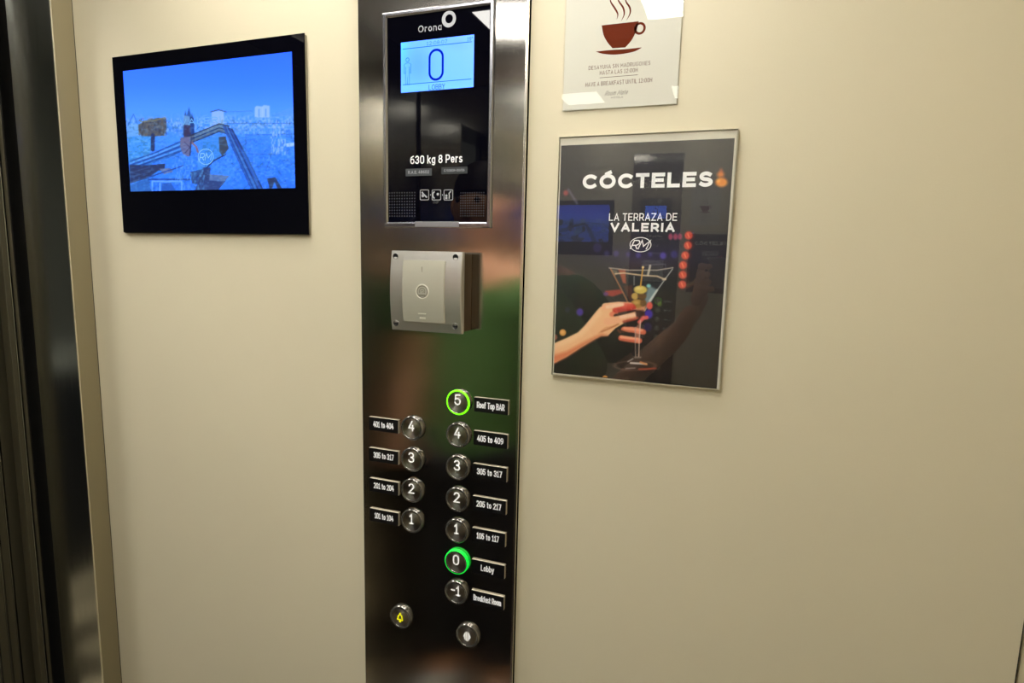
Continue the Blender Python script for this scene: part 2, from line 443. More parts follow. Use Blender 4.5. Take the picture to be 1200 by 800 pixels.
# ------------------------------------------------------------------ painter for flat printed / displayed pictures
class Paint:
    def __init__(s, x0, x1, z0, z1, Y, nx, nz, base=(0, 0, 0)):
        s.x0, s.x1, s.z0, s.z1, s.Y, s.nx, s.nz = x0, x1, z0, z1, Y, nx, nz
        X, Z = np.meshgrid(np.linspace(x0, x1, nx + 1), np.linspace(z0, z1, nz + 1))
        s.X, s.Z = X.ravel(), Z.ravel()
        s.U, s.V = pix(s.X, s.Z, Y)
        s.C = np.tile(np.array(base, float), (len(s.U), 1))
    def put(s, a, col):
        col = np.array(col, float)
        if col.max() > 1.01: col = col / 255
        s.C = s.C * (1 - a[:, None]) + col * a[:, None]
    def vgrad(s, stops):
        vs = [k[0] for k in stops]
        for c in range(3): s.C[:, c] = np.interp(s.V, vs, [k[1][c] / 255 for k in stops])
    @staticmethod
    def segd(px, py, a, b):
        ax, ay = a; bx, by = b
        t = np.clip(((px - ax) * (bx - ax) + (py - ay) * (by - ay)) / max(1e-9, (bx - ax) ** 2 + (by - ay) ** 2), 0, 1)
        return np.hypot(px - ax - t * (bx - ax), py - ay - t * (by - ay)), t
    def poly(s, pts, col, soft=0.5, a=1.0):
        d = np.full(len(s.U), 1e9); ins = np.zeros(len(s.U), bool); n = len(pts)
        for i in range(n):
            p, q = pts[i], pts[(i + 1) % n]
            d = np.minimum(d, s.segd(s.U, s.V, p, q)[0])
            c = ((p[1] > s.V) != (q[1] > s.V))
            with np.errstate(divide='ignore', invalid='ignore'):
                xi = (q[0] - p[0]) * (s.V - p[1]) / (q[1] - p[1] + 1e-12) + p[0]
            ins ^= c & (s.U < xi)
        sd = np.where(ins, -d, d)
        s.put(np.clip(0.5 - sd / (2 * soft), 0, 1) * a, col)
    def line(s, pts, w, col, soft=0.4, a=1.0, w2=None):
        m = np.zeros(len(s.U)); k = len(pts) - 1
        for i in range(k):
            d, t = s.segd(s.U, s.V, pts[i], pts[i + 1])
            ww = w if w2 is None else w + (w2 - w) * (i + t) / k
            m = np.maximum(m, np.clip(0.5 - (d - ww / 2) / (2 * soft), 0, 1))
        s.put(m * a, col)
    def ell(s, cx, cy, rx, ry, col, soft=0.5, a=1.0, hollow=None):
        r = np.hypot((s.U - cx) / rx, (s.V - cy) / ry); k = min(rx, ry)
        sd = (r - 1) * k
        if hollow: sd = np.abs(sd) - hollow / 2
        s.put(np.clip(0.5 - sd / (2 * soft), 0, 1) * a, col)
    def noise(s, su, sv, seed=0):
        rs = np.random.RandomState(seed); g = rs.rand(257, 257)
        x = s.U / su + 31.7; y = s.V / sv + 17.3
        xi = np.floor(x).astype(int); yi = np.floor(y).astype(int); fx = x - xi; fy = y - yi
        fx = fx * fx * (3 - 2 * fx); fy = fy * fy * (3 - 2 * fy)
        G = lambda i, j: g[i % 257, j % 257]
        return (G(xi, yi) * (1 - fx) * (1 - fy) + G(xi + 1, yi) * fx * (1 - fy) + G(xi, yi + 1) * (1 - fx) * fy + G(xi + 1, yi + 1) * fx * fy)
    def build(s, name, m, parent, gain=1.0):
        nx, nz = s.nx, s.nz
        c = np.array([(s.x0 + s.x1) / 2, s.Y, (s.z0 + s.z1) / 2])
        co = np.stack([s.X - c[0], np.zeros_like(s.X), s.Z - c[2]], 1)
        i = np.arange((nx + 1) * (nz + 1)).reshape(nz + 1, nx + 1)
        q = np.stack([i[:-1, :-1], i[:-1, 1:], i[1:, 1:], i[1:, :-1]], -1).reshape(-1, 4)
        me = bpy.data.meshes.new(name)
        me.vertices.add(len(co)); me.vertices.foreach_set('co', co.ravel())
        me.loops.add(q.size); me.loops.foreach_set('vertex_index', q.ravel().astype(np.int32))
        me.polygons.add(len(q)); me.polygons.foreach_set('loop_start', np.arange(0, q.size, 4, dtype=np.int32))
        me.update(calc_edges=True); me.validate()
        ca = me.color_attributes.new('paint', 'FLOAT_COLOR', 'POINT')
        C = np.clip(s.C, 0, 1); L = np.where(C <= 0.04045, C / 12.92, ((C + 0.055) / 1.055) ** 2.4)
        if gain > 1:
            L[:, :2] /= gain
            b_ = L[:, 2]; L[:, 2] = b_ / gain + np.clip((b_ - 0.75) / 0.25, 0, 1) ** 2 * (1 - 1 / gain)
        ca.data.foreach_set('color', np.concatenate([L, np.ones((len(L), 1))], 1).ravel())
        me.materials.append(MATS[m])
        o = bpy.data.objects.new(name, me); COL.objects.link(o)
        pw = Vector((0, 0, 0)); t = parent
        while t: pw += Vector(t.location); t = t.parent
        o.parent = parent; o.location = Vector(c) - pw
        return o

# ------------------------------------------------------------------ the cabin shell
XL, XR, YN, HC = -1.099, 0.3296, -1.25, 2.2
struct(obj('wall_back', box(XL - 0.0, XR, 0.0, 0.03, 0.0, HC), 'beige_laminate'),
       'beige laminate cabin wall that carries the steel control panel, screen and posters', 'wall')
struct(obj('trim_1', box(XR, XR + 0.0035, 0.006, 0.05, 0, HC), 'joint_black'), 'thin black joint at the right edge of the beige wall', 'trim')
struct(obj('wall_right', box(XR + 0.0035, XR + 0.03, YN, 0.05, 0, HC), 'beige_laminate_edge'), 'brownish cabin wall just beyond the dark joint in the lower right corner', 'wall')
# opposite side: dark lower panel, mirror above with a rail
struct(obj('wall_front', box(XL, XR + 0.03, YN - 0.03, YN, 0, HC), 'dark_panel'), 'dark brown panelled wall opposite the control panel, seen in reflections', 'wall')
t = thing('wall_mirror', 'large frameless mirror on the wall opposite the control panel, seen only in reflections', 'mirror', (-0.385, YN, 0.98))
obj('mirror_pane', box(XL + 0.01, XR - 0.005, YN + 0.0005, YN + 0.006, 0.98, 2.085), 'mirror_glass', t)
struct(obj('floor', box(XL - 0.03, XR + 0.03, YN - 0.03, 0.03, -0.03, 0), 'cabin_floor'), 'dark cabin floor', 'floor')
struct(obj('ceiling', box(XL - 0.03, XR + 0.03, YN - 0.03, 0.03, HC, HC + 0.03), 'ceiling_white'), 'pale cabin ceiling with square lamps', 'ceiling')
k = 0
for ix, (a, b) in enumerate(((-0.75, -0.58), (-0.278, -0.108))):
    for iy, (c, d) in enumerate(((-1.11, -0.925), (-0.685, -0.495), (-0.265, -0.075))):
        side = ('left', 'right')[ix]; row = ('mirror wall', 'middle of the ceiling', 'control panel wall')[iy]
        t = thing('ceiling_light', 'square recessed ceiling lamp of the %s row, nearest the %s' % (side, row) if iy != 1 else
                  'square recessed ceiling lamp in the middle of the %s row' % side, 'lamp', ((a + b) / 2, (c + d) / 2, HC), 'square lamps in the cabin ceiling')
        bm = bmesh.new()
        for q in ((a - .008, a, c - .008, d + .008), (b, b + .008, c - .008, d + .008), (a, b, c - .008, c), (a, b, d, d + .008)):
            box(q[0], q[1], q[2], q[3], HC - 0.004, HC - 0.0002, bm=bm)
        obj('frame', bm, 'lamp_frame', t)
        obj('diffuser', box(a, b, c, d, HC - 0.003, HC - 0.0004), 'lamp_diffuser', t)

# door side: short stile, polished return, gap, landing frame, lobby beyond
struct(obj('wall_left', box(XL - 0.112, XL, -0.037, 0.03, 0, HC), ['dark_steel', 'stile_finish']), 'narrow steel door post beside the beige wall, its face polished', 'wall')
wl = bpy.data.objects['wall_left']
for p in wl.data.polygons:
    if p.normal.x > 0.5: p.material_index = 1
struct(obj('trim_2', box(XL - 0.0012, XL + 0.0012, -0.0382, -0.0358, 0, HC), 'steel_bevel'), 'bright rounded edge of the steel door post', 'trim')
struct(obj('trim_3', box(XL - 0.0005, XL + 0.0006, -0.0008, 0.0, 0, HC), 'joint_black'), 'fine dark seam between door post and beige wall', 'trim')
bm = bmesh.new()
box(-1.36, -1.335, -0.13, 0.10, -0.02, HC + 0.1, bm=bm)
box(-1.335, XL - 0.112, 0.0, 0.02, -0.02, HC + 0.1, bm=bm)
struct(obj('trim_4', bm, 'joint_black'), 'black gap between the cabin and the landing door frame', 'trim')
d1 = thing('landing_door', 'dark steel landing door edge with upright ridges at the far left edge', 'door', (-1.26, -0.10, 0))
obj('door_panel', box(-1.266, -1.246, -0.058, -0.0375, 0.0, HC + 0.02, 0.001), 'landing_paint', d1)
obj('edge_strip', box(-1.2475, -1.2445, -0.0400, -0.0372, 0.0, HC + 0.02), 'steel_bevel', d1)
obj('rear_panel', box(-1.33, -1.30, -0.12, -0.02, 0.0, HC + 0.02, 0.001), 'landing_paint', d1)
for xx, yy in ((-1.245, -0.048), (-1.299, -0.062), (-1.299, -0.078), (-1.299, -0.096)):
    obj('ridge', box(xx - 0.0015, xx + 0.0015, yy - 0.002, yy + 0.002, 0.0, HC + 0.02, 0.0008), 'dark_steel', d1)
struct(obj('trim_5', box(XL - 0.15, XL + 0.0, YN - 0.03, -0.88, 0, HC), 'satin_steel'), 'steel door post on the opposite side of the cabin doorway', 'trim')
struct(obj('trim_6', box(XL - 0.15, XL, -0.88, -0.037, 2.05, HC), 'satin_steel'), 'steel lintel above the cabin doorway', 'trim')
struct(obj('floor_lobby', box(-4.2, XL - 0.03, -3.2, 0.5, -0.04, 0), 'lobby_tile'), 'pale lobby floor beyond the doorway, seen in reflections', 'floor')
struct(obj('wall_lobby', box(-4.25, -4.2, -3.2, 0.5, 0, 2.6), 'lobby_wall'), 'grey lobby wall beyond the doorway', 'wall')
struct(obj('wall_lobby_end', box(-4.2, XL - 0.15, 0.5, 0.55, 0, 2.6), 'lobby_wall'), 'grey end wall of the lobby', 'wall')
struct(obj('wall_lobby_side', box(-4.2, -1.3, -3.25, -3.2, 0, 2.6), 'lobby_wall'), 'grey side wall of the lobby', 'wall')
struct(obj('ceiling_lobby', box(-4.2, XL - 0.15, -3.2, 0.5, 2.6, 2.65), 'lobby_wall'), 'grey lobby ceiling', 'ceiling')
ld = thing('lobby_counter', 'dark lobby counter beyond the doorway, seen in the polished door post', 'counter', (-3.2, -1.9, 0))
obj('body', box(-3.35, -2.75, -3.0, -0.7, 0.0, 0.96), 'lobby_dark', ld)
obj('worktop', box(-3.37, -2.73, -3.02, -0.68, 0.96, 1.0, 0.004), 'lobby_wall', ld)
tl = thing('lobby_fill_light', 'unseen round lamp added to light the lobby beyond the doorway', 'lamp', (-1.9, -0.5, 2.6))  # added out of sight to brighten the lobby in the reflections
bm = bmesh.new(); bmesh.ops.create_cone(bm, cap_ends=True, segments=32, radius1=0.32, radius2=0.32, depth=0.02, matrix=Matrix.Translation((-1.9, -0.5, 2.589)))
obj('diffuser', bm, 'lamp_diffuser', tl)

# ------------------------------------------------------------------ wall screen on the left
YT = -0.0062
a, b = at(131, 67, YT), at(356.3, 38.5, YT); c, d = at(144.7, 272.4, YT), at(362.5, 274, YT)
tx0, tx1 = (a[0] + c[0]) / 2, (b[0] + d[0]) / 2; tz1, tz0 = (a[1] + b[1]) / 2, (c[1] + d[1]) / 2
tv = thing('wall_screen', 'flat black glass information screen on the wall showing a blue rooftop view', 'screen', ((tx0 + tx1) / 2, 0, tz0))
obj('housing', box(tx0 + 0.002, tx1 - 0.0005, -0.0046, -0.0002, tz0 - 0.0012, tz1 - 0.002), 'satin_steel', tv)
obj('front_glass', box(tx0, tx1, YT, -0.0047, tz0, tz1, 0.0004, 1), 'black_glass', tv)
sp = YT - 0.0004
a, b = at(144, 83, sp), at(342, 61, sp); c, d = at(153, 224, sp), at(346, 220.5, sp)
P = Paint((a[0] + c[0]) / 2, (b[0] + d[0]) / 2, (c[1] + d[1]) / 2, (a[1] + b[1]) / 2, sp, 270, 200)
P.vgrad([(60, (44, 122, 250)), (100, (58, 140, 255)), (130, (82, 165, 255)), (150, (75, 160, 250)), (185, (50, 140, 250)), (225, (40, 125, 245))])
n1 = P.noise(2.2, 2.0, 1); n2 = P.noise(6, 3.5, 2); n3 = P.noise(1.2, 3.0, 3)
def A(x, y): return (140 + x / 7.27, 120 + y / 7.27)
def B(x, y): return (240 + x / 5.336, 80 + y / 5.336)
# skyline: a pale speckled city band
band = np.exp(-((P.V - (146 - (P.U - 240) * 0.02)) / 9.0) ** 2)
P.put(np.clip(band * (n1 * 1.5 - 0.35), 0, 0.75), (165, 215, 255))
P.put(np.clip(band * (n3 * 1.4 - 0.75), 0, 0.6), (50, 105, 190))
P.put(np.clip((P.V > 150) * (n2 - 0.5) * 0.9, 0, 0.3), (30, 95, 215))
P.put(np.clip((P.V > 155) * (n1 - 0.62) * 1.5, 0, 0.4), (130, 200, 255))
for cx, w, h in ((303.5, 5, 11), (311.5, 4.5, 12)):                              # twin towers on the horizon
    P.poly([(cx - w, 137), (cx - w, 137 - h), (cx - w + 2, 135 - h), (cx + w, 136 - h), (cx + w, 138)], (175, 215, 255), 0.6, 0.85)
    P.line([(cx, 128), (cx, 136)], 1.4, (80, 150, 240), 0.4, 0.7)
P.line([(265, 131), (296, 130)], 1, (70, 130, 225), 0.5, 0.6)
P.poly([(318, 137), (330, 130), (345, 124), (345, 136)], (95, 165, 240), 0.8, 0.5)
P.line([(258, 144.5), (345, 144.5)], 0.9, (40, 95, 190), 0.4, 0.7)
P.poly([(248, 131), (262, 129), (263, 145), (248, 146)], (185, 215, 240), 0.6, 0.7)
P.line([(247, 131), (256, 128.5), (265, 131)], 1.3, (45, 80, 150), 0.4, 0.9)
# flat blocks right of the roof
P.poly([(288, 158), (320, 158), (318, 180), (290, 180)], (55, 140, 255), 0.6, 0.6)
P.line([(288, 158), (288, 180), (330, 181)], 0.8, (35, 90, 190), 0.4, 0.7)
P.line([(289, 158), (345, 157)], 0.8, (35, 90, 190), 0.4, 0.6)
P.put(np.clip(((P.U > 317) & (P.U < 335) & (P.V > 145) & (P.V < 181)) * (n3 * 1.6 - 0.6), 0, 0.8), (170, 215, 250))
P.put(np.clip(((P.U > 276) & (P.U < 312) & (P.V > 146) & (P.V < 157)) * (n3 * 1.4 - 0.6), 0, 0.6), (150, 205, 250))
P.poly([(335, 168), (345, 167), (345, 171), (336, 172)], (190, 230, 255), 0.5, 0.9)
P.line([(318, 181), (309, 208)], 0.8, (35, 100, 200), 0.4, 0.7)
# left block and brown tree crown
P.poly([A(70, 290), A(265, 285), A(270, 400), A(240, 470), A(75, 520)], (62, 160, 235), 0.6, 0.8)
P.put(np.clip(((P.U < 176) & (P.V > 160) & (P.V < 185)) * (n1 * 1.6 - 0.75), 0, 0.6), (120, 200, 240))
P.poly([A(60, 190), A(190, 180), A(195, 285), A(66, 290)], (120, 190, 240), 0.8, 0.8)
P.line([A(70, 200), A(120, 100), A(150, 180)], 0.9, (40, 95, 175), 0.4, 0.7)
crown = [A(160, 190), A(250, 150), A(330, 130), A(395, 140), A(402, 215), A(380, 280), A(300, 290), A(190, 285), A(165, 250)]
P.poly(crown, (88, 78, 70), 0.8, 0.9)
cm = ((P.U > 162) & (P.U < 195.5) & (P.V > 138) & (P.V < 159.5))
P.put(np.clip(cm * (n1 * 2 - 1.0), 0, 0.55), (122, 108, 90)); P.put(np.clip(cm * (n3 * 2 - 1.15), 0, 0.6), (48, 40, 44))
P.line([A(180, 165), A(300, 155), A(390, 125)], 1.2, (160, 145, 90), 0.5, 0.7)
P.line([A(285, 280), A(284, 400)], 4.6, (30, 42, 88), 0.5, 0.95)
P.poly([A(310, 290), A(440, 280), A(530, 300), A(520, 350), A(310, 410)], (70, 160, 250), 0.6, 0.7)
# church spires
for sx, st, w in ((562, 70, 3.0), (592, 40, 3.2), (618, 90, 3.0)):
    P.poly([A(sx - w * 7, 280), A(sx - w * 5, st + 60), A(sx, st), A(sx + w * 5, st + 60), A(sx + w * 7, 280)], (30, 72, 160), 0.5, 0.75)
P.poly([A(545, 110), A(600, 120), A(605, 215), A(545, 200)], (150, 205, 250), 0.6, 0.6)
P.poly([A(548, 190), A(605, 195), A(612, 290), A(548, 295)], (56, 42, 74), 0.5, 0.95)
P.poly([A(600, 120), A(632, 130), A(640, 330), A(612, 330)], (20, 55, 130), 0.5, 0.9)
# roofs seen from above
rail = lambda p, w, c, al=1.0: P.line(p, w, c, 0.45, al)
P.poly([A(90, 525), A(330, 430), A(520, 340), A(560, 400), A(430, 470), A(210, 545)], (38, 112, 214), 0.6, 0.9)
for k_, c_ in ((0, (24, 72, 178)), (22, (110, 185, 245)), (44, (22, 66, 170)), (66, (90, 170, 245)), (88, (18, 58, 150))):
    rail([A(95, 500 + k_ * 0.75), A(300, 430 + k_ * 0.7), A(560, 315 + k_)], 1.5, c_, 0.9)
P.poly([A(85, 530), A(235, 535), A(390, 520), A(385, 560), A(250, 640), A(90, 690)], (36, 44, 84), 0.6, 0.95)
for q_ in (560, 600, 640, 690): rail([A(90, q_ + 40), A(260, q_ - 10)], 1.2, (58, 78, 128), 0.8)
P.poly([A(90, 700), A(250, 645), A(270, 760), A(95, 765)], (44, 110, 205), 0.6, 0.9)
P.poly([A(250, 640), A(330, 580), A(540, 570), A(540, 640)], (50, 140, 245), 0.5, 0.95)
P.poly([A(340, 565), A(430, 560), A(455, 590), A(380, 612)], (120, 128, 175), 0.5, 0.9)
rail([A(250, 655), A(600, 655)], 1.6, (20, 60, 165)); rail([A(240, 640), A(540, 540)], 1.4, (24, 66, 170))
for p_ in ([A(280, 765), A(280, 672), A(530, 672), A(530, 765)], [A(345, 765), A(345, 690)]): rail(p_, 1.8, (120, 190, 255), 0.9)
P.poly([A(360, 690), A(440, 680), A(480, 765), A(360, 765)], (30, 88, 200), 0.5, 0.8)
# the striped gable in the middle
P.poly([B(-10, 440), B(85, 425), B(130, 480), B(85, 560), B(0, 630), B(-50, 640)], (60, 150, 235), 0.6, 0.8)
P.poly([B(35, 640), B(150, 545), B(190, 680), B(100, 760)], (62, 150, 250), 0.6, 0.85)
P.poly([B(90, 760), B(160, 690), B(300, 690), B(350, 760)], (48, 135, 250), 0.6, 0.9)
P.poly([B(-10, 620), B(35, 620), B(30, 700), B(130, 705), B(80, 765), B(-60, 765)], (44, 62, 120), 0.6, 0.95)
P.poly([B(25, 662), B(155, 672), B(125, 705), B(28, 700)], (110, 125, 170), 0.5, 0.8)
rail([B(-50, 680), B(60, 575), B(130, 540)], 1.4, (22, 44, 110))
P.poly([B(88, 430), B(130, 425), B(150, 500), B(110, 550), B(92, 520)], (60, 60, 66), 0.5, 0.9)
for k_, c_ in ((0, (44, 44, 60)), (12, (120, 122, 118)), (24, (36, 40, 66)), (36, (110, 112, 108)), (46, (30, 40, 80))):
    rail([B(-150, 445 + k_), B(30, 372 + k_), B(90, 348 + k_), B(150, 362 + k_ * 1.1)], 1.5, c_, 0.95)
for k_, c_ in ((0, (26, 60, 150)), (14, (60, 120, 215)), (28, (20, 42, 118)), (42, (30, 70, 180)), (56, (22, 40, 100)), (-14, (34, 84, 190))):
    rail([B(128 + k_ * 0.75, 365 + k_ * .3), B(215 + k_ * 0.9, 560), B(305 + k_ * 0.95, 752)], 1.9, c_, 0.9)
P.poly([B(225, 510), B(255, 505), B(345, 700), B(320, 700)], (58, 130, 235), 0.6, 0.5)
P.poly([B(390, 690), B(440, 680), B(482, 750), B(455, 752), B(435, 710), B(420, 750), B(405, 752)], (36, 46, 80), 0.4, 0.95)
# two people on the terrace
P.poly([A(520, 300), A(600, 290), A(612, 400), A(590, 465), A(540, 440), A(518, 380)], (120, 112, 150), 0.5, 0.9)
P.line([A(555, 340), A(600, 380), A(560, 430)], 1.2, (60, 50, 90), 0.4, 0.8)
P.line([A(615, 340), A(655, 380), A(668, 420)], 2.6, (150, 110, 120), 0.4, 0.9)
P.line([A(612, 300), A(600, 450)], 1.6, (40, 40, 80), 0.4, 0.8)
P.poly([A(600, 590), A(760, 560), A(770, 640), A(700, 700), A(620, 690)], (42, 60, 110), 0.5, 0.75)
P.put(np.clip(((P.U > 205) & (P.U < 240) & (P.V > 186) & (P.V < 222)) * (n3 * 1.8 - 0.9), 0, 0.7), (100, 175, 245))
P.put(np.clip((P.V > 138) * (P.noise(3, 1.6, 7) - 0.55) * 0.9, 0, 0.22), (120, 190, 255)); P.put(np.clip((P.V > 140) * (P.noise(2.4, 1.8, 8) - 0.6) * 0.8, 0, 0.2), (16, 60, 160))
P.put(np.full(len(P.U), 0.13), (24, 84, 200))
pic = P.build('picture', 'screen_picture', tv, 3.5)
ly = sp - 0.0003
ptext('VALERIA', 211, 269, 137.5, 145, ly, 'screen_faint', pic, bold=0.14)
ptext('RM', 234, 248, 179, 188, ly, 'screen_line', pic, shear=0.35, bold=0.12, gap=.08)
cx, cz = at(241, 183.6, ly)
obj('emblem_ring', ring(circ(cx, cz, 0.0165, 40, 0.0125), circ(cx, cz, 0.0155, 40, 0.0115), ly, ly + 0.0002), 'screen_line', pic)

# ------------------------------------------------------------------ control panel
YP = -0.010
cp = thing('control_panel', 'tall brushed steel lift control panel with display and round buttons', 'control panel', (-0.39, 0, 0.15))
px0, px1 = at(424, 400, YP)[0], at(607.6, 400, YP)[0]
bm = box(px0, px1 + 0.003, YP, -0.0003, 0.15, 2.05)
o = obj('faceplate', bm, 'brushed_steel', cp)
obj('side_bevel', slab([(px1, 0.15), (px1 + 0.0032, 0.15), (px1 + 0.0032, 2.05), (px1, 2.05)], YP - 0.0004, YP + 0.0022), 'steel_bevel', cp)
# display unit
YB = YP - 0.004
bz = [at(447, 15.4, YB), at(578, -1.5, YB), at(576, 266.5, YB), at(450, 266.5, YB)]
bx0, bx1 = (bz[0][0] + bz[3][0]) / 2, (bz[1][0] + bz[2][0]) / 2; bz1, bz0 = (bz[0][1] + bz[1][1]) / 2, (bz[2][1] + bz[3][1]) / 2
gx0, gx1, gz0, gz1 = bx0 + 0.0068, bx1 - 0.0068, bz0 + 0.0075, bz1 - 0.0062
# bevelled frame: outer low, inner high
bm = bmesh.new(); n = 4
loops = []
for (x0, x1, z0, z1, y) in ((bx0, bx1, bz0, bz1, YP), (bx0, bx1, bz0, bz1, YB + 0.001), (bx0 + 0.0012, bx1 - 0.0012, bz0 + 0.0012, bz1 - 0.0012, YB),
                            (gx0 - 0.002, gx1 + 0.002, gz0 - 0.002, gz1 + 0.002, YB), (gx0, gx1, gz0, gz1, YB + 0.0022)):
    loops.append([bm.verts.new((x, y, z)) for x, z in ((x0, z0), (x1, z0), (x1, z1), (x0, z1))])
for l1, l2 in zip(loops, loops[1:]):
    for i in range(4): bm.faces.new((l1[i], l1[(i + 1) % 4], l2[(i + 1) % 4], l2[i]))
bmesh.ops.recalc_face_normals(bm, faces=bm.faces)
obj('display_frame', bm, 'polished_metal', cp)
YG = YB + 0.0022
gl = obj('display_glass', slab([(gx0, gz0), (gx1, gz0), (gx1, gz1), (gx0, gz1)], YG, YP - 0.0005), 'black_glass', cp)
reflc = at(512, 263, YB)[0]
obj('frame_reflection', box(at(486.5, 263, YB)[0], at(538, 263, YB)[0], YB - 0.0006, YB + 0.0003, bz0 + 0.001, gz0 + 0.0005, 0.0002, 1), 'reflection_grey', cp)  # thin grey strip imitating a reflection along the lower frame
Y1 = YG - 0.0003
ptext('Orona', 490.0, 517.6, 28.6, 36.6, Y1, 'silver_print', gl, bold=0.15)
cx, cz = at(526, 22.3, Y1)
obj('logo_ring', ring(circ(cx, cz, 0.0103, 40), circ(cx + 0.0004, cz + 0.0003, 0.0056, 40), Y1 - 0.0001, Y1 + 0.0001), 'silver_print', gl)
ptext('630 kg 8 Pers', 480.8, 542, 181.4, 191.2, Y1, 'white_print', gl, bold=0.14)
for (u0, u1, v0, v1, m_, s_) in ((475.5, 506, 197.4, 206, 'tag_grey', 'R.A.E. 48602'), (517.3, 547.7, 195.6, 203.6, 'tag_dark', 'C/1080R-00/06')):
    a, b = at(u0, (v0 + v1) / 2, Y1), at(u1, (v0 + v1) / 2, Y1); zc0, zc1 = at((u0 + u1) / 2, v1, Y1)[1], at((u0 + u1) / 2, v0, Y1)[1]
    tg = obj('tag', slab([(a[0], zc0), (b[0], zc0), (b[0], zc1), (a[0], zc1)], Y1 - 0.0002, Y1 + 0.0002), m_, gl)
    text(s_, a[0] + 0.004, b[0] - 0.004, zc0 + 0.003, zc1 - 0.0028, Y1 - 0.0004, 'silver_print', gl, bold=0.16)
for i, u in enumerate((497.4, 511.4, 525.4)):
    cx, cz = at(u, 228.3, Y1)
    bm = ring(rrect(cx - .0070, cx + .0070, cz - .0072, cz + .0072, .0016), rrect(cx - .0062, cx + .0062, cz - .0064, cz + .0064, .0012), Y1 - .0001, Y1 + .0001)
    if i == 0:
        stroke([(cx - .004, cz + .004), (cx - .001, cz + .0005), (cx + .004, cz - .0035)], .0022, Y1 - .0001, bm)
        flat(circ(cx - .0025, cz - .001, .0022, 16), Y1 - .0001, bm)
    elif i == 1:
        stroke([(cx - .0015 + .004 * math.cos(t_), cz + .0048 * math.sin(t_)) for t_ in np.linspace(1.9, 4.4, 8)], .002, Y1 - .0001, bm)
        flat(circ(cx + .0022, cz + .001, .0018, 16), Y1 - .0001, bm)
    else:
        flat(circ(cx - .003, cz - .001, .0017, 16), Y1 - .0001, bm)
        stroke([(cx + .004, cz + .005), (cx + .001, cz + .002), (cx + .0016, cz - .001), (cx + .0012, cz - .005)], .0016, Y1 - .0001, bm)
        stroke([(cx - .003, cz - .003), (cx - .003, cz - .0055)], .0034, Y1 - .0001, bm)
    obj('pictogram', bm, 'silver_print', gl)
for u in (504.5, 518.5):
    cx, cz = at(u, 228.3, Y1); obj('dot', flat(circ(cx, cz, .0008, 12), Y1), 'silver_print', gl)
ptext('INF', 507.6, 514.5, 235.4, 238.4, Y1, 'tag_grey', gl, bold=0.16)
for (u0, u1) in ((456.5, 486), (540, 567)):
    a, b = at(u0, 226, Y1), at(u1, 226, Y1); zb = at((u0 + u1) / 2, 255.3, Y1)[1]
    bm = bmesh.new(); nn = 11; st = (b[0] - a[0]) / (nn - 1)
    for i in range(nn):
        for j in range(int((a[1] - zb) / st) + 1):
            flat(circ(a[0] + i * st, a[1] - j * st, st * 0.27, 8), Y1, bm)
    o = obj('speaker_holes', bm, 'dot_grey', gl); o['kind'] = 'stuff'
# lcd
YL = Y1 - 0.0002
c4 = [at(470, 50, YL), at(555.5, 40.5, YL), at(555, 101.6, YL), at(470, 109, YL)]
lx0, lx1 = (c4[0][0] + c4[3][0]) / 2, (c4[1][0] + c4[2][0]) / 2; lz1, lz0 = (c4[0][1] + c4[1][1]) / 2, (c4[2][1] + c4[3][1]) / 2
P = Paint(lx0, lx1, lz0, lz1, YL, 60, 40, (118 / 255, 208 / 255, 255 / 255))
P.put(np.exp(-((P.U - 470) / 9) ** 2 - ((P.V - 52) / 30) ** 2) * 0.8, (90, 245, 255))
P.put(np.exp(-((P.U - 490) / 16) ** 2 - ((P.V - 75) / 22) ** 2) * 0.7, (88, 176, 255))
P.put(np.exp(-((P.U - 535) / 16) ** 2 - ((P.V - 50) / 8) ** 2) * 0.5, (96, 180, 255))
P.put(np.exp(-((P.V - 103) / 6) ** 2) * 0.6, (125, 225, 255))
lcd = P.build('lcd_screen', 'lcd_picture', cp, 3.5)
Y2 = YL - 0.0003
a, b = at(502.1, 76, Y2), at(520, 74.6, Y2); zt, zb = at(511, 56.9, Y2)[1], at(511, 94.5, Y2)[1]
r_ = (b[0] - a[0]) / 2
sw = 0.0031
obj('digit', ring(rrect(a[0], b[0], zb, zt, r_ * 0.98, 10), rrect(a[0] + sw, b[0] - sw, zb + sw, zt - sw, r_ - sw * 1.05, 10), Y2, Y2 + 0.0002), 'lcd_ink', lcd)
lz_t, lz_b = at(511, 53.8, Y2)[1], at(511, 96.4, Y2)[1]
for z_ in (lz_t, lz_b): obj('rule', flat([(lx0 + .003, z_), (lx1 - .003, z_), (lx1 - .003, z_ + .0009), (lx0 + .003, z_ + .0009)], Y2), 'lcd_faint', lcd)
ptext('LOBBY', 502.5, 521.4, 98.5, 104.8, Y2, 'lcd_ink', lcd, bold=0.10)
ptext('12:08:07', 500, 524, 47.5, 52, Y2, 'lcd_faint', lcd)
ptext('19°', 547.5, 554, 43.2, 48, Y2, 'lcd_faint', lcd)
fx, fz = at(477.5, 70, Y2)
bm = bmesh.new()
ring(circ(fx, fz, .0028, 20), circ(fx, fz, .0021, 20), Y2, Y2 + .0002, bm)
stroke([(fx - .002, fz - .0042), (fx - .0052, fz - .006), (fx - .0052, fz - .018), (fx - .0036, fz - .018), (fx - .003, fz - .009), (fx - .003, fz - .033), (fx - .0006, fz - .033), (fx - .0003, fz - .02),
        (fx + .0006, fz - .033), (fx + .003, fz - .033), (fx + .003, fz - .009), (fx + .0036, fz - .018), (fx + .0052, fz - .018), (fx + .0052, fz - .006), (fx + .002, fz - .0042), (fx - .002, fz - .0042)], .0006, Y2, bm)
obj('figure_symbol', bm, 'lcd_faint', lcd)

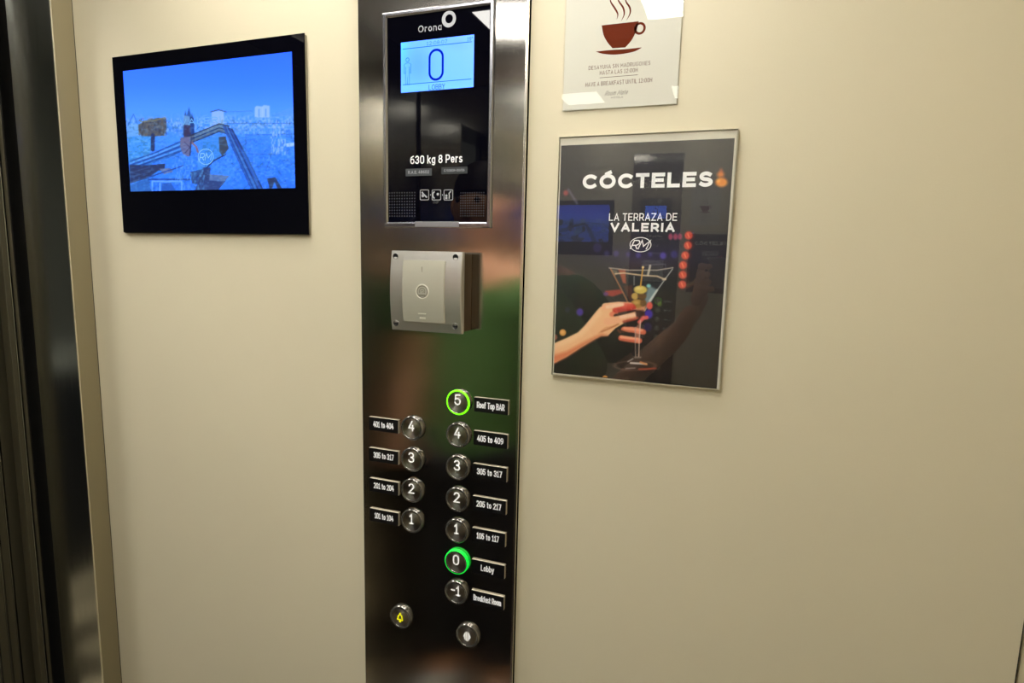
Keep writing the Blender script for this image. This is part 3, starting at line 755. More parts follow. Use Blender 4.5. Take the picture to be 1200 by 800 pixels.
# buttons with name plates
YF = YP - 0.0062                     # face of a button
def button(u, v, s, state, label, nh=0.0158, z_up=0.0035):
    """u, v: where the middle of the button face is"""
    cx, cz = at(u, v, YF)
    r = 0.0182
    rootbm = lathe(cx, cz, [(r + .0004, YP + .0005), (r + .0004, YF + .0018), (r - .0006, YF + .0006), (r - .0030, YF), (r - .0032, YF + .0008), (r - .0036, YF + .0009)])
    rim = {'off': 'clear_rim', 'lime': 'lit_green_lime', 'green': 'clear_rim'}[state]
    b_ = obj('button', rootbm, 'clear_rim', cp, True, origin=(cx, YP, cz)); b_['label'] = label
    obj('button_face', lathe(cx, cz, [(r - .0034, YF + .0005), (r * 0.5, YF + .0006), (0, YF + .0006)]), 'spun_metal', b_, True, origin=(cx, YF, cz))
    if state != 'off':
        rb = lathe(cx, cz, [(r + .0003, YF + .0014), (r - .0004, YF + .0002), (r - .0014, YF - .0002), (r - .0024, YF)]) if state == 'lime' else \
             lathe(cx, cz, [(r + .0007, YP - .0004), (r + .0008, YF + .0014), (r + .0002, YF + .0004), (r - .0010, YF + .0002)])
        g_ = obj('lit_ring', rb, 'lit_green_lime' if state == 'lime' else 'lit_green', b_, True); g_['label'] = 'glowing green ring'
    y = YF - .0001
    if s == 'bell':
        bm = bmesh.new()
        h = .0062
        stroke([(cx - h * .8, cz - h * .55), (cx - h * .55, cz - h * .1), (cx - h * .5, cz + h * .45), (cx, cz + h * .95), (cx + h * .5, cz + h * .45), (cx + h * .55, cz - h * .1), (cx + h * .8, cz - h * .55), (cx - h * .8, cz - h * .55)], .0017, y, bm)
        flat(circ(cx, cz - h * .95, .0017, 14), y, bm); flat(circ(cx, cz + h * 1.15, .0012, 12), y, bm)
        obj('bell_symbol', bm, 'lit_yellow', b_)
    elif s == 'door':
        bm = bmesh.new(); h = .0072
        for sx in (-1, 1):
            flat([(cx + sx * .0024, cz - h), (cx + sx * .0058, cz - h * .05), (cx + sx * .0058, cz + h * .05), (cx + sx * .0024, cz + h)] , y, bm)
            stroke([(cx + sx * .0010, cz - h), (cx + sx * .0010, cz + h)], .0011, y, bm)
        obj('door_symbol', bm, 'lit_white', b_)
    else:
        w = {'1': .0074, '-1': .0150}.get(s, .0098)
        text(s, cx - w / 2, cx + w / 2, cz + z_up - nh / 2 + .0005, cz + z_up + nh / 2 + .0005, y, 'lit_white', b_, bold=0.125, name='numeral')
        if s == '-1': pass
        bm = bmesh.new()
        for i, (dx, dz) in enumerate(((-.0012, 0), (.0012, 0), (-.0012, -.0024), (.0030, -.0024))):
            if (hash_s(s) >> i) & 1 or i == 0: flat(circ(cx + dx + .002, cz - .0085 + dz, .0006, 8), y, bm)
        obj('braille', bm, 'silver_print', b_)
    return b_
def hash_s(s): return sum(ord(c) * 7 for c in s)
rc = [('5', 'lime', 'lit button 5, ringed in lime green'), ('4', 'off', 'button 4 of the right column'), ('3', 'off', 'button 3 of the right column'),
      ('2', 'off', 'button 2 of the right column'), ('1', 'off', 'button 1 of the right column'), ('0', 'green', 'lit button 0, ringed in green'), ('-1', 'off', 'lowest floor button, -1')]
ux = [537.2, 536.6, 536, 535, 534, 533, 534]; vx = [471.5, 511, 548.2, 585.2, 621.8, 659, 695]
xs0 = np.mean([at(u, v, YF)[0] for u, v in zip(ux, vx)]); zs = [at(u, v, YF)[1] for u, v in zip(ux, vx)]
pz = np.polyfit(range(7), zs, 1); print('right col x', xs0, 'z', zs, pz)
for i, (s, st, lb) in enumerate(rc):
    u_, v_ = pix(np.array([xs0]), np.array([pz[1] + pz[0] * i]), YF); button(u_[0], v_[0], s, st, lb)
uL = [482, 482, 482, 482]; vL = [502, 539.3, 575, 611]
xL0 = np.mean([at(u, v, YF)[0] for u, v in zip(uL, vL)]); zL = [at(u, v, YF)[1] for u, v in zip(uL, vL)]; pL = np.polyfit(range(4), zL, 1)
print('left col', xL0, zL, pL)
for i, s in enumerate('4321'):
    u_, v_ = pix(np.array([xL0]), np.array([pL[1] + pL[0] * i]), YF); button(u_[0], v_[0], s, 'off', 'button %s of the left column' % s)
button(468.8, 723.6, 'bell', 'off', 'alarm button with a yellow bell')
button(547.2, 745.6, 'door', 'off', 'door button with a white arrow sign')
YK = YP - 0.003
def plate(x0, x1, zc, s, tx, bold=0.155):
    h = 0.0206
    b_ = obj('name_plate', box(x0, x1, YK, YP - .0002, zc - h / 2, zc + h / 2), 'plate_black', cp)
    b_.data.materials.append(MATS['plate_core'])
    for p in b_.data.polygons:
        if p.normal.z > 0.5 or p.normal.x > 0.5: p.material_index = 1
    b_['label'] = 'black name plate reading ' + s
    text(s, x0 + tx[0], x0 + tx[1], zc - .0048, zc + .0046, YK - .0002, 'white_print', b_, bold=bold, gap=.16, space=.5)
k_ = (DIST + YK) / DIST
for i, (s, tx) in enumerate((('Roof Top BAR', (.0042, .0462)), ('405 to 409', (.0055, .0455)), ('305 to 317', (.0060, .0445)), ('205 to 217', (.0060, .0445)),
                             ('105 to 117', (.0070, .0420)), ('Lobby', (.0145, .0355)), ('Breakfast Room', (.0035, .0475)))):
    plate(-.3340 * k_, -.2818 * k_, CAM_H + (-.2088 - .0494 * i) * k_, s, tx)
for i, (s, tx) in enumerate((('401 to 404', (.0075, .0430)), ('305 to 317', (.0075, .0430)), ('201 to 204', (.0075, .0430)), ('101 to 104', (.0085, .0420)))):
    plate(-.5105 * k_, -.4590 * k_, CAM_H + (-.2577 - .0494 * i) * k_, s, tx)

# ------------------------------------------------------------------ card reader box
YC = -0.042
kz = [at(459.5, 293.5, YC), at(543, 295, YC), at(541.5, 390, YC), at(458.5, 387, YC)]
kx0, kx1 = (kz[0][0] + kz[3][0]) / 2, (kz[1][0] + kz[2][0]) / 2; kz1, kz0 = (kz[0][1] + kz[1][1]) / 2, (kz[2][1] + kz[3][1]) / 2
kr = thing('card_reader', 'square silver card reader box with a bulging front, screwed on the steel panel', 'card reader', ((kx0 + kx1) / 2, YP, kz0))
H2 = (kz1 - kz0) / 2; zc = (kz0 + kz1) / 2; BUL = 0.0055
def bulge(z): return YC - BUL * (1 - ((z - zc) / H2) ** 2)
bm = bmesh.new(); N = 16; rows = []
for j in range(N + 1):
    z = kz0 + (kz1 - kz0) * j / N
    rows.append([bm.verts.new((x, y, z)) for x, y in ((kx0, YP - .027), (kx0, bulge(z) + .0012), (kx0 + .0012, bulge(z)), (kx1 - .0012, bulge(z)), (kx1, bulge(z) + .0012), (kx1, YP - .027))])
for a, b in zip(rows, rows[1:]):
    for i in range(5): bm.faces.new((a[i], a[i + 1], b[i + 1], b[i]))
for rr in (rows[0], rows[-1]): bm.faces.new(rr)
bm.faces.new([r[0] for r in rows] + [r[5] for r in rows[::-1]])
bmesh.ops.recalc_face_normals(bm, faces=bm.faces)
obj('cover', bm, 'cast_alu', kr)
obj('back_box', box(kx0 + .0025, kx1 - .001, YP - .0272, YP - .0002, kz0 + .002, kz1 - .002, .001), 'box_side', kr)
# corner screws in recesses
for (u, v) in ((464.4, 300.2), (534.5, 301.3), (465, 378.5), (534.2, 382.2)):
    x_, z_ = at(u, v, YC); yb_ = bulge(z_)
    sc_ = obj('screw_hole', lathe(x_, z_, [(.0044, yb_ - .0004), (.0040, yb_ - .0007), (.0034, yb_ - .0004), (.0032, yb_ - .0002), (0, yb_ - .0001)], 24), 'screw_dark', kr, True)
    obj('recess_lip', lathe(x_, z_, [(.0048, yb_ - .0003), (.0046, yb_ - .0008), (.0042, yb_ - .0009), (.0040, yb_ - .0006)], 24), 'cast_alu', sc_, True)
def C3(x, y): return (440 + x / 6.665, 280 + y / 6.665)
q = [at(*C3(213, 165), YC - .003), at(*C3(548, 170), YC - .003), at(*C3(543, 655), YC - .003), at(*C3(225, 645), YC - .003)]
ix0, ix1 = (q[0][0] + q[3][0]) / 2, (q[1][0] + q[2][0]) / 2; iz1, iz0 = (q[0][1] + q[1][1]) / 2, (q[2][1] + q[3][1]) / 2
bm = bmesh.new(); rows = []
for j in range(N + 1):
    z = iz0 + (iz1 - iz0) * j / N; yy = bulge(z) - .0016
    rows.append([bm.verts.new(p) for p in ((ix0, yy + .002, z), (ix0, yy + .0004, z), (ix0 + .0004, yy, z), (ix1 - .0004, yy, z), (ix1, yy + .0004, z), (ix1, yy + .002, z))])
for a, b in zip(rows, rows[1:]):
    for i in range(5): bm.faces.new((a[i], a[i + 1], b[i + 1], b[i]))
for rr in (rows[0], rows[-1]): bm.faces.new(rr)
bmesh.ops.recalc_face_normals(bm, faces=bm.faces)
ins = obj('insert', bm, 'insert_alu', kr)
sx_, sz_ = at(*C3(368, 410), YC - .006); ys = bulge(sz_) - .0016
obj('reader_ring', lathe(sx_, sz_, [(.0102, ys + .0002), (.0098, ys - .0006), (.0090, ys - .0006), (.0086, ys + .0001)], 40), 'insert_light', ins, True)
obj('reader_ring', lathe(sx_, sz_, [(.0084, ys + .0001), (.0080, ys - .0003), (.0072, ys - .0003), (.0069, ys + .0002)], 40), 'insert_dark', ins, True)
bm = bmesh.new()
stroke([(sx_ + .0042 * math.cos(t_), sz_ + .0005 + .0042 * math.sin(t_)) for t_ in np.linspace(-0.6, 3.7, 14)], .0011, ys - .0003, bm)
stroke([(sx_ + .0020 * math.cos(t_), sz_ + .0020 * math.sin(t_)) for t_ in np.linspace(-1.2, 3.4, 10)], .0009, ys - .0003, bm)
stroke([(sx_ - .0055, sz_ - .0052), (sx_ + .0050, sz_ - .0050)], .0022, ys - .0003, bm)
obj('hand_symbol', bm, 'insert_dark', ins)
x_, z_ = at(*C3(367, 237), YC - .004); obj('slit', box(x_ - .0005, x_ + .0005, bulge(z_) - .0020, bulge(z_) - .0010, z_ - .0036, z_ + .0036), 'insert_dark', ins)
x_, z_ = at(*C3(368, 582), YC - .004); obj('bar_mark', box(x_ - .0058, x_ + .0058, bulge(z_) - .0022, bulge(z_) - .0010, z_ - .0006, z_ + .0006), 'insert_light', ins)
x_, z_ = at(*C3(370, 615), YC - .004); obj('small_mark', box(x_ - .0044, x_ + .0044, bulge(z_) - .0020, bulge(z_) - .0010, z_ - .0012, z_ + .0008), 'insert_light', ins)

# ------------------------------------------------------------------ breakfast notice (upper right)
bx = thing('breakfast_notice', 'small pale notice with a brown coffee cup above the dark poster', 'notice', (-0.145, 0, CAM_H + .186))
YN1 = -0.0035
n0 = at(657.5, 130, YN1); n1_ = at(794, 123.6, YN1)
nx0 = at(657.8, 128, YN1)[0]; nx1 = at(794.2, 122, YN1)[0] ; nz0 = (n0[1] + n1_[1]) / 2
NT = CAM_H + 0.397
obj('paper', box(nx0 + .0015, nx1 - .0015, -.0018, -.0006, nz0 + .0015, NT - .0015), 'cream_paper', bx)
obj('cover_sheet', box(nx0, nx1, YN1, -.0019, nz0, NT), 'acrylic_thin', bx)
obj('backing', box(nx0 + .0005, nx1 - .0005, -.0006, -.0001, nz0 + .0004, NT - .0005), 'acrylic_rim', bx)
pp = [o for o in bx.children if o.name.startswith('paper')][0]
def D1(x, y): return at(640 + x / 5.717, y / 5.717, -.0019)
yy = -.00185
def crv(p, n=6):
    """smooth curve through points"""
    out = []
    P_ = [Vector(q) for q in p]; P_ = [P_[0]] + P_ + [P_[-1]]
    for i in range(1, len(P_) - 2):
        for k in range(n):
            t = k / n; p0, p1, p2, p3 = P_[i - 1:i + 3]
            out.append(0.5 * ((2 * p1) + (-p0 + p2) * t + (2 * p0 - 5 * p1 + 4 * p2 - p3) * t * t + (-p0 + 3 * p1 - 3 * p2 + p3) * t ** 3))
    out.append(P_[-1]); return [tuple(q) for q in out]
cup = [D1(*q) for q in [(370, 170), (620, 142)]] + crv([D1(*q) for q in [(618, 160), (600, 215), (572, 270), (530, 318)]]) + crv([D1(*q) for q in [(445, 323), (412, 285), (385, 235), (372, 172)]])
bm = flat(cup, yy)
cx, cz = D1(628, 190)
ring(circ(cx, cz, .0070, 30, .0072), circ(cx, cz, .0042, 30, .0044), yy, yy + .0001, bm)
flat(crv([D1(*q) for q in [(335, 345), (430, 335), (540, 328), (640, 317)]]) + crv([D1(*q) for q in [(636, 322), (590, 345), (520, 360), (450, 366), (380, 360), (336, 347)]]), yy, bm)
for pts in ([(432, -30), (432, 10), (460, 55), (480, 95), (473, 130)], [(478, -35), (485, 5), (515, 50), (523, 95), (503, 140)], [(530, -30), (535, 10), (560, 50), (562, 90), (537, 138)]):
    stroke(crv([D1(*q) for q in pts], 5), .0021, yy, bm, taper=True)
obj('cup_print', bm, 'brown_print', pp)
ptext('DESAYUNA SIN MADRUGONES', 689.8, 762.2, 74.3, 79.0, yy, 'brown_text', pp, bold=0.105, gap=.30)
ptext('HASTA LAS 12:00H', 702.9, 747.2, 81.3, 86.0, yy, 'brown_text', pp, bold=0.105, gap=.30)
ptext('HAVE A BREAKFAST UNTIL 12:00H', 686.1, 764.2, 93.9, 98.9, yy, 'brown_text', pp, bold=0.105, gap=.30)
ptext('Room Mate', 709.7, 736, 105.8, 111.2, yy, 'grey_text', pp, shear=0.5, bold=0.08, gap=.26)
ptext('HOTELS', 716.3, 729.9, 112.9, 115.0, yy, 'grey_text', pp)
a, b = at(702.7, 91.2, yy), at(747.5, 88.4, yy); obj('rule', flat([(a[0], a[1] - .0003), (b[0], a[1] - .0003), (b[0], a[1] + .0003), (a[0], a[1] + .0003)], yy), 'grey_text', pp)

# ------------------------------------------------------------------ cocktail poster in its acrylic holder
YA = -0.0065
q = [at(655.5, 159, YA), at(866.5, 151.5, YA), at(843, 458.5, YA), at(645.5, 437.5, YA)]
ax0, ax1 = (q[0][0] + q[3][0]) / 2, (q[1][0] + q[2][0]) / 2; az1, az0 = (q[0][1] + q[1][1]) / 2, (q[2][1] + q[3][1]) / 2
ps = thing('cocktail_poster', 'dark cocktail poster in a clear acrylic holder, a hand raising a martini glass', 'poster', ((ax0 + ax1) / 2, 0, az0))
YPR = -0.0046
q = [at(661.5, 167.3, YPR), at(865, 165, YPR), at(836, 454, YPR), at(645.5, 435.5, YPR)]
qx0, qx1 = (q[0][0] + q[3][0]) / 2, (q[1][0] + q[2][0]) / 2; qz1, qz0 = (q[0][1] + q[1][1]) / 2, (q[2][1] + q[3][1]) / 2
P = Paint(qx0, qx1, qz0, qz1, YPR, 250, 350)
P.vgrad([(150, (24, 24, 34)), (230, (18, 18, 34)), (300, (18, 16, 32)), (350, (22, 17, 22)), (400, (26, 18, 16)), (470, (24, 17, 14))])
n1 = P.noise(8, 6, 11); n2 = P.noise(22, 16, 12)
P.put(np.clip((P.V > 330) * (n2 - 0.4), 0, 0.4), (44, 28, 22))
P.put(np.exp(-((P.V - 300) / 14) ** 2 - ((P.U - 755) / 60) ** 2) * 0.5, (40, 28, 96))
for u, v, r_, c_, a_ in ((748, 299, 3, (92, 74, 190), .5), (736, 298, 2.6, (80, 64, 170), .45), (722, 297, 3.2, (84, 72, 170), .5), (711, 297, 3, (90, 84, 150), .45), (777, 299.5, 3.6, (96, 76, 205), .7),
                         (790, 298, 4, (70, 60, 165), .5), (762, 298, 2.5, (70, 60, 160), .5), (700, 290, 5, (70, 60, 150), .35), (679.5, 365.5, 4, (92, 64, 190), .8), (665, 363, 3, (60, 44, 120), .4),
                         (760, 368, 5, (70, 44, 190), .9), (773, 356, 2.6, (120, 150, 50), .7), (759, 383, 5, (46, 30, 110), .6), (663, 226, 3, (235, 84, 84), .6)):
    P.ell(u, v, r_, r_ * 1.1, c_, 1.4, a_)
P.line([(666, 222), (676, 238)], 3, (150, 145, 165), 1.2, 0.45)
for (x, y) in ((383, 433), (378, 500), (360, 567), (345, 632), (343, 697), (340, 762)):                 # string of red lights
    u, v = 740 + x / 5.715, 200 + y / 5.715
    P.ell(u + 1, v, 6.2, 6, (120, 30, 26), 1.5, 0.55); P.ell(u, v, 4.5, 4.6, (236, 84, 60), 0.8, 0.85); P.ell(u, v, 3, 3.2, (200, 60, 40), 0.8, 0.5)
    P.line([(u - 1, v - 2), (u + 0.6, v + 2)], 1.2, (255, 160, 110), 0.5, 0.8)
for x in (325, 295, 262): P.ell(740 + x / 5.715, 200 + 441 / 5.715, 2.6, 3.8, (205, 70, 110), 0.9, 0.7)
P.ell(773, 420, 3, 40, (60, 40, 34), 2, 0.35)
P.ell(845.5, 213.5, 7.2, 5.6, (240, 146, 50), 1.6, 0.95); P.ell(844.5, 204.5, 4.4, 3.6, (235, 130, 44), 1.8, 0.85); P.ell(845, 200, 2.2, 3, (225, 110, 50), 1.6, 0.6); P.ell(842, 212, 2, 2, (255, 196, 90), 1.4, 0.7); P.line([(845, 207), (850, 209)], 1.2, (120, 60, 30), 0.8, 0.6)
P.ell(659.5, 389.5, 3.8, 3.9, (235, 165, 85), 0.6, 0.95); P.ell(659, 389, 2.2, 2.2, (250, 200, 120), 0.8, 0.6); P.ell(650, 395, 3.2, 3.6, (195, 110, 84), 0.8, 0.8)
def E(x, y): return (640 + x / 6.15, 330 + y / 6.15)
def F(x, y): return (700 + x / 8.0, 290 + y / 8.0)
P.poly([E(425, 65), E(530, 55), E(560, 80), E(480, 108), E(425, 95)], (190, 60, 44), 1.0, 0.8)
P.ell(*E(430, 88), 3, 2.4, (90, 50, 150), 1, 0.7)
# glass, behind the fingers
P.poly([F(125, 200), F(705, 200), F(450, 590), F(330, 590)], (40, 44, 56), 1.0, 0.55)
P.poly([F(120, 200), F(190, 215), F(185, 250), F(160, 270)], (170, 160, 130), 0.8, 0.5)
P.poly([F(195, 205), F(265, 205), F(270, 340), F(240, 330)], (196, 92, 58), 1.0, 0.8)
P.poly([F(245, 360), F(330, 350), F(330, 540), F(290, 480)], (94, 50, 40), 1.2, 0.75)
P.line([F(345, 270), F(345, 350)], 1.2, (190, 190, 190), 0.5, 0.6)
P.poly([F(480, 350), F(560, 395), F(480, 560), F(440, 500)], (150, 180, 190), 1.6, 0.75)
P.line([F(560, 400), F(490, 500)], 2.2, (225, 235, 235), 0.8, 0.8); P.ell(*F(480, 358), 2.5, 2, (150, 225, 225), 0.8, 0.9)
P.line([F(125, 200), F(240, 420), F(330, 600)], 1.5, (190, 130, 80), 0.5, 0.85)
P.line([F(705, 200), F(560, 400), F(445, 590)], 1.3, (200, 205, 200), 0.5, 0.8)
P.line([F(110, 190), F(300, 212), F(560, 212), F(710, 188)], 1.2, (205, 195, 180), 0.45, 0.85)
P.line([F(170, 245), F(250, 238), F(420, 260), F(560, 268), F(640, 300)], 1.7, (226, 200, 165), 0.5, 0.9)
P.line([F(420, 165), F(640, 155), F(640, 210)], 0.9, (130, 130, 140), 0.5, 0.6)
P.line([F(495, 170), F(475, 255)], 2.6, (220, 215, 195), 0.7, 0.85)
P.line([F(640, 290), F(615, 300)], 2.2, (220, 205, 180), 0.6, 0.8)
P.poly([F(330, 560), F(460, 540), F(440, 600), F(350, 610)], (236, 160, 110), 0.8, 0.85)
for (x, y, rx, ry, c_) in ((372, 525, 58, 42, (176, 134, 60)), (430, 520, 30, 34, (120, 88, 44)), (352, 455, 32, 32, (206, 170, 90)), (418, 455, 40, 30, (110, 78, 38)), (405, 395, 62, 38, (226, 200, 100))):
    P.ell(*F(x, y), rx / 8, ry / 8, c_, 0.8, 0.95)
P.ell(*F(390, 380), 4.5, 2, (244, 226, 150), 1.2, 0.7); P.ell(*F(365, 515), 3.5, 2, (230, 190, 110), 1.2, 0.6)
P.line([F(428, 185), F(405, 365)], 1.6, (222, 165, 62), 0.4, 0.95); P.ell(*F(428, 184), 1.4, 1.3, (245, 220, 150), 0.4)
# arm, palm and fingers
sk = (250, 196, 148)
P.line([E(560, 345), E(620, 345), E(700, 362)], 6.6, (236, 120, 88), 0.7, 0.95); P.line([E(565, 335), E(690, 350)], 3.0, (255, 176, 140), 1.0, 0.8)
P.line([E(540, 405), E(600, 415), E(672, 425)], 6.4, (232, 112, 82), 0.7, 0.95); P.line([E(540, 398), E(655, 412)], 3.0, (255, 186, 150), 1.0, 0.9)
P.poly([E(20, 460), E(150, 405), E(230, 365), E(275, 320), E(320, 265), E(360, 215), E(390, 182), E(430, 170), E(500, 170), E(520, 230), E(560, 300), E(500, 335), E(445, 390), E(395, 392), E(350, 415), E(250, 475), E(150, 540), E(20, 608)], sk, 0.7)
P.poly([E(20, 540), E(150, 500), E(260, 440), E(350, 395), E(400, 375), E(445, 388), E(395, 395), E(350, 418), E(250, 478), E(150, 543), E(20, 612)], (226, 124, 84), 2.2, 0.85)
P.poly([E(20, 462), E(150, 408), E(230, 368), E(300, 300), E(390, 190), E(400, 230), E(330, 320), E(260, 390), E(150, 450), E(20, 510)], (255, 214, 170), 2.4, 0.8)
P.line([E(400, 360), E(470, 330), E(520, 305)], 1.6, (186, 92, 50), 0.9, 0.75)
P.line([E(380, 370), E(430, 330), E(500, 320)], 1.0, (214, 130, 84), 0.8, 0.6)
P.line([E(425, 178), E(520, 168), E(600, 172)], 8.0, (252, 190, 150), 0.8, 0.98)                     # index finger
P.line([E(500, 208), E(560, 195), E(625, 185)], 7.0, (205, 52, 40), 1.2, 0.9); P.line([E(560, 168), E(615, 172)], 5.5, (226, 88, 70), 1.3, 0.8)
P.line([E(440, 182), E(550, 163)], 4.0, (255, 214, 182), 1.0, 0.9)
P.line([E(475, 235), E(485, 240)], 6.0, (240, 130, 100), 0.8, 0.9); P.line([E(500, 245), E(560, 232), E(640, 215)], 4.2, (40, 14, 14), 0.9, 0.9)
P.line([E(440, 285), E(540, 268), E(650, 240)], 8.4, (250, 186, 145), 0.8, 0.98); P.line([E(540, 255), E(640, 238)], 3.6, (255, 214, 184), 1.0, 0.9)
P.line([E(560, 288), E(640, 268), E(700, 240)], 3.2, (190, 70, 50), 0.9, 0.8)
P.poly([E(640, 205), E(700, 205), E(712, 235), E(670, 262), E(650, 250)], (52, 22, 20), 1.0, 0.9)
P.line([E(672, 290), E(700, 262), E(725, 258)], 4.4, (236, 104, 96), 0.8, 0.95)
P.line([E(545, 355), E(640, 385), E(700, 385)], 1.8, (50, 16, 14), 0.7, 0.9)
P.line([E(520, 350), E(535, 365)], 2.8, (120, 60, 45), 0.8, 0.8)
P.ell(*F(490, 545), 3.6, 4.4, (236, 96, 84), 0.8, 0.95)
# stem and foot over the fingers
P.poly([E(640, 330), E(682, 290), E(672, 440), E(640, 440)], (246, 170, 140), 0.8, 0.55)
P.line([E(680, 280), E(670, 440), E(668, 540)], 1.3, (230, 200, 180), 0.4, 0.8); P.line([E(642, 330), E(642, 440), E(645, 540)], 1.1, (190, 170, 160), 0.4, 0.7)
P.ell(*E(640, 605), 24, 5.5, (150, 120, 100), 0.5, 0.5, hollow=1.0)
P.poly([E(600, 600), E(640, 545), E(675, 545), E(740, 605), E(660, 625)], (24, 20, 20), 1.0, 0.9)
P.line([E(610, 585), E(660, 588), E(720, 592)], 2.2, (225, 220, 215), 0.5, 0.9); P.line([E(680, 580), E(725, 595)], 2.4, (230, 150, 90), 0.6, 0.85)
P.line([E(590, 575), E(625, 555)], 1.6, (190, 190, 190), 0.5, 0.7); P.line([E(640, 545), E(680, 545)], 2.2, (150, 140, 130), 0.6, 0.7)
P.line([E(670, 630), E(790, 625)], 2.0, (210, 84, 52), 0.9, 0.75); P.line([E(575, 625), E(640, 622)], 1.6, (170, 160, 160), 0.6, 0.7)
P.ell(*E(424, 692), 3.2, 2.8, (240, 170, 80), 0.6, 0.95)
pr = P.build('print', 'poster_print', ps)
yt = YPR - .0003
ptext('CÓCTELES', 682.8, 835.5, 202.6, 220.0, yt, 'white_print', pr, bold=0.25, gap=.13)
ptext('LA TERRAZA DE', 713.7, 793.6, 249.7, 258.6, yt, 'white_print', pr, bold=0.13)
ptext('VALERIA', 715.5, 790.7, 261.0, 271.4, yt, 'white_print', pr, bold=0.24)
ptext('RM', 740.5, 760.5, 281.0, 292.0, yt, 'white_print', pr, shear=0.45, bold=0.12, gap=.02)
cx, cz = at(750.5, 286.6, yt)
obj('emblem_ring', ring(circ(cx, cz, .0134, 48, .0093), circ(cx, cz, .0125, 48, .0084), yt, yt + .0002), 'white_print', pr)
obj('rim_light_sheet', box(ax0 + .0012, ax1 - .0012, -.0044, -.0004, az0 + .0012, az1 - .0012, .0003, 1), 'rim_light_sheet', ps)  # added pale sheet, stands in for light in the clear rim
obj('cover_sheet', box(ax0, ax1, YA, -.0050, az0, az1), 'acrylic', ps)
obj('dark_backing', flat([(qx0 + .002, qz0 - .0004), (qx1 - .0002, az0 + .0006), (qx1, qz0 + .001), (qx0, qz0 + .001)], -.00442), 'plate_black', ps)
for x_ in (ax0, ax1 - .0006):
    obj('side_edge', box(x_, x_ + .0006, YA - .0001, -.0004, az0, az1), 'edge_grey', ps)
obj('top_edge', box(ax0 + .0008, ax1 - .0008, YA - .0001, -.0004, az1 - .0006, az1), 'edge_grey', ps)
obj('bottom_edge', box(ax0 + .0008, ax1 - .0008, YA - .0001, -.0004, az0, az0 + .0006), 'edge_grey', ps)

# ------------------------------------------------------------------ the photographer, seen only in reflections
def skin(name, verts, edges, radii, m, parent, sub=2, root=0):
    me = bpy.data.meshes.new(name); me.from_pydata(verts, edges, [])
    me.materials.append(MATS[m]); o = bpy.data.objects.new(name, me); COL.objects.link(o)
    md = o.modifiers.new('skin', 'SKIN'); md.use_smooth_shade = True
    for i, r in enumerate(radii):
        r = r if isinstance(r, tuple) else (r, r)
        me.skin_vertices[0].data[i].radius = r
    me.skin_vertices[0].data[root].use_root = True
    s = o.modifiers.new('sub', 'SUBSURF'); s.levels = sub; s.render_levels = sub
    bpy.context.view_layer.update()
    dg = bpy.context.evaluated_depsgraph_get()
    nm = bpy.data.meshes.new_from_object(o.evaluated_get(dg)); nm.name = name
    o.modifiers.clear(); o.data = nm
    for p in nm.polygons: p.use_smooth = True
    if parent:
        o.parent = parent
        o.location = -Vector(parent.location)
    return o
PX_, PY_ = -0.745, -0.99
pe = thing('person', 'person in a green T-shirt holding up a phone, seen only in reflections', 'person', (PX_, PY_, 0))
def pv(x, y, z): return (PX_ + x, PY_ + y, z)
hand = (-0.085, -0.875, 1.39)
V_ = [pv(0, 0, .95), pv(0, .01, 1.12), pv(0, 0, 1.32), pv(0, -.01, 1.44), pv(0, -.005, 1.53), pv(0, .022, 1.612), pv(0, .012, 1.70),      # 0-6 trunk, neck, head
      pv(.17, -.01, 1.41), (-0.33, -0.98, 1.09), (-0.125, -0.90, 1.30), hand,                                                        # 7-10 right arm
      pv(-.17, -.01, 1.41), pv(-.24, -.01, 1.13), pv(-.22, .10, .90), pv(-.21, .13, .82),                                            # 11-14 left arm
      pv(.09, 0, .88), pv(.10, .01, .49), pv(.10, -.02, .09), pv(.11, .10, .03),                                                     # 15-18 right leg
      pv(-.09, 0, .88), pv(-.10, .01, .49), pv(-.10, -.02, .09), pv(-.11, .10, .03)]
E_ = [(0, 1), (1, 2), (2, 3), (3, 4), (4, 5), (5, 6), (3, 7), (7, 8), (8, 9), (9, 10), (3, 11), (11, 12), (12, 13), (13, 14), (0, 15), (15, 16), (16, 17), (17, 18), (0, 19), (19, 20), (20, 21), (21, 22)]
R_ = [(.13, .095), (.12, .09), (.14, .10), (.10, .08), .048, (.078, .098), (.082, .102), .055, .042, .028, (.034, .02), .055, .042, .028, (.036, .02), .085, .058, .042, .035, .085, .058, .042, .035]
body = skin('body', V_, E_, R_, 'skin', pe)
S_ = [pv(0, 0, .80), V_[1], V_[2], V_[3], V_[7], tuple(Vector(V_[7]).lerp(Vector(V_[8]), .9)), V_[11], tuple(Vector(V_[11]).lerp(Vector(V_[12]), .62))]
skin('shirt', S_, [(0, 1), (1, 2), (2, 3), (3, 4), (4, 5), (3, 6), (6, 7)], [(.175, .135), (.155, .118), (.165, .12), (.115, .095), .088, .080, .078, .066], 'shirt_green', pe)
T_ = [pv(0, 0, 1.0), V_[15], V_[16], pv(.10, -.02, .12), V_[19], V_[20], pv(-.10, -.02, .12)]
skin('trousers', T_, [(0, 1), (1, 2), (2, 3), (0, 4), (4, 5), (5, 6)], [(.155, .12), .10, .074, .064, .098, .074, .064], 'trouser_dark', pe)
for sx in (-1, 1):
    bm = bmesh.new(); bmesh.ops.create_uvsphere(bm, u_segments=20, v_segments=12, radius=1, matrix=Matrix.Translation(pv(sx * .105, .045, .045)) @ Matrix.Diagonal((.05, .135, .045, 1)))
    for v in bm.verts: v.co.z = max(v.co.z, 0.001)
    obj('shoe', bm, 'shoe_white', pe, True)
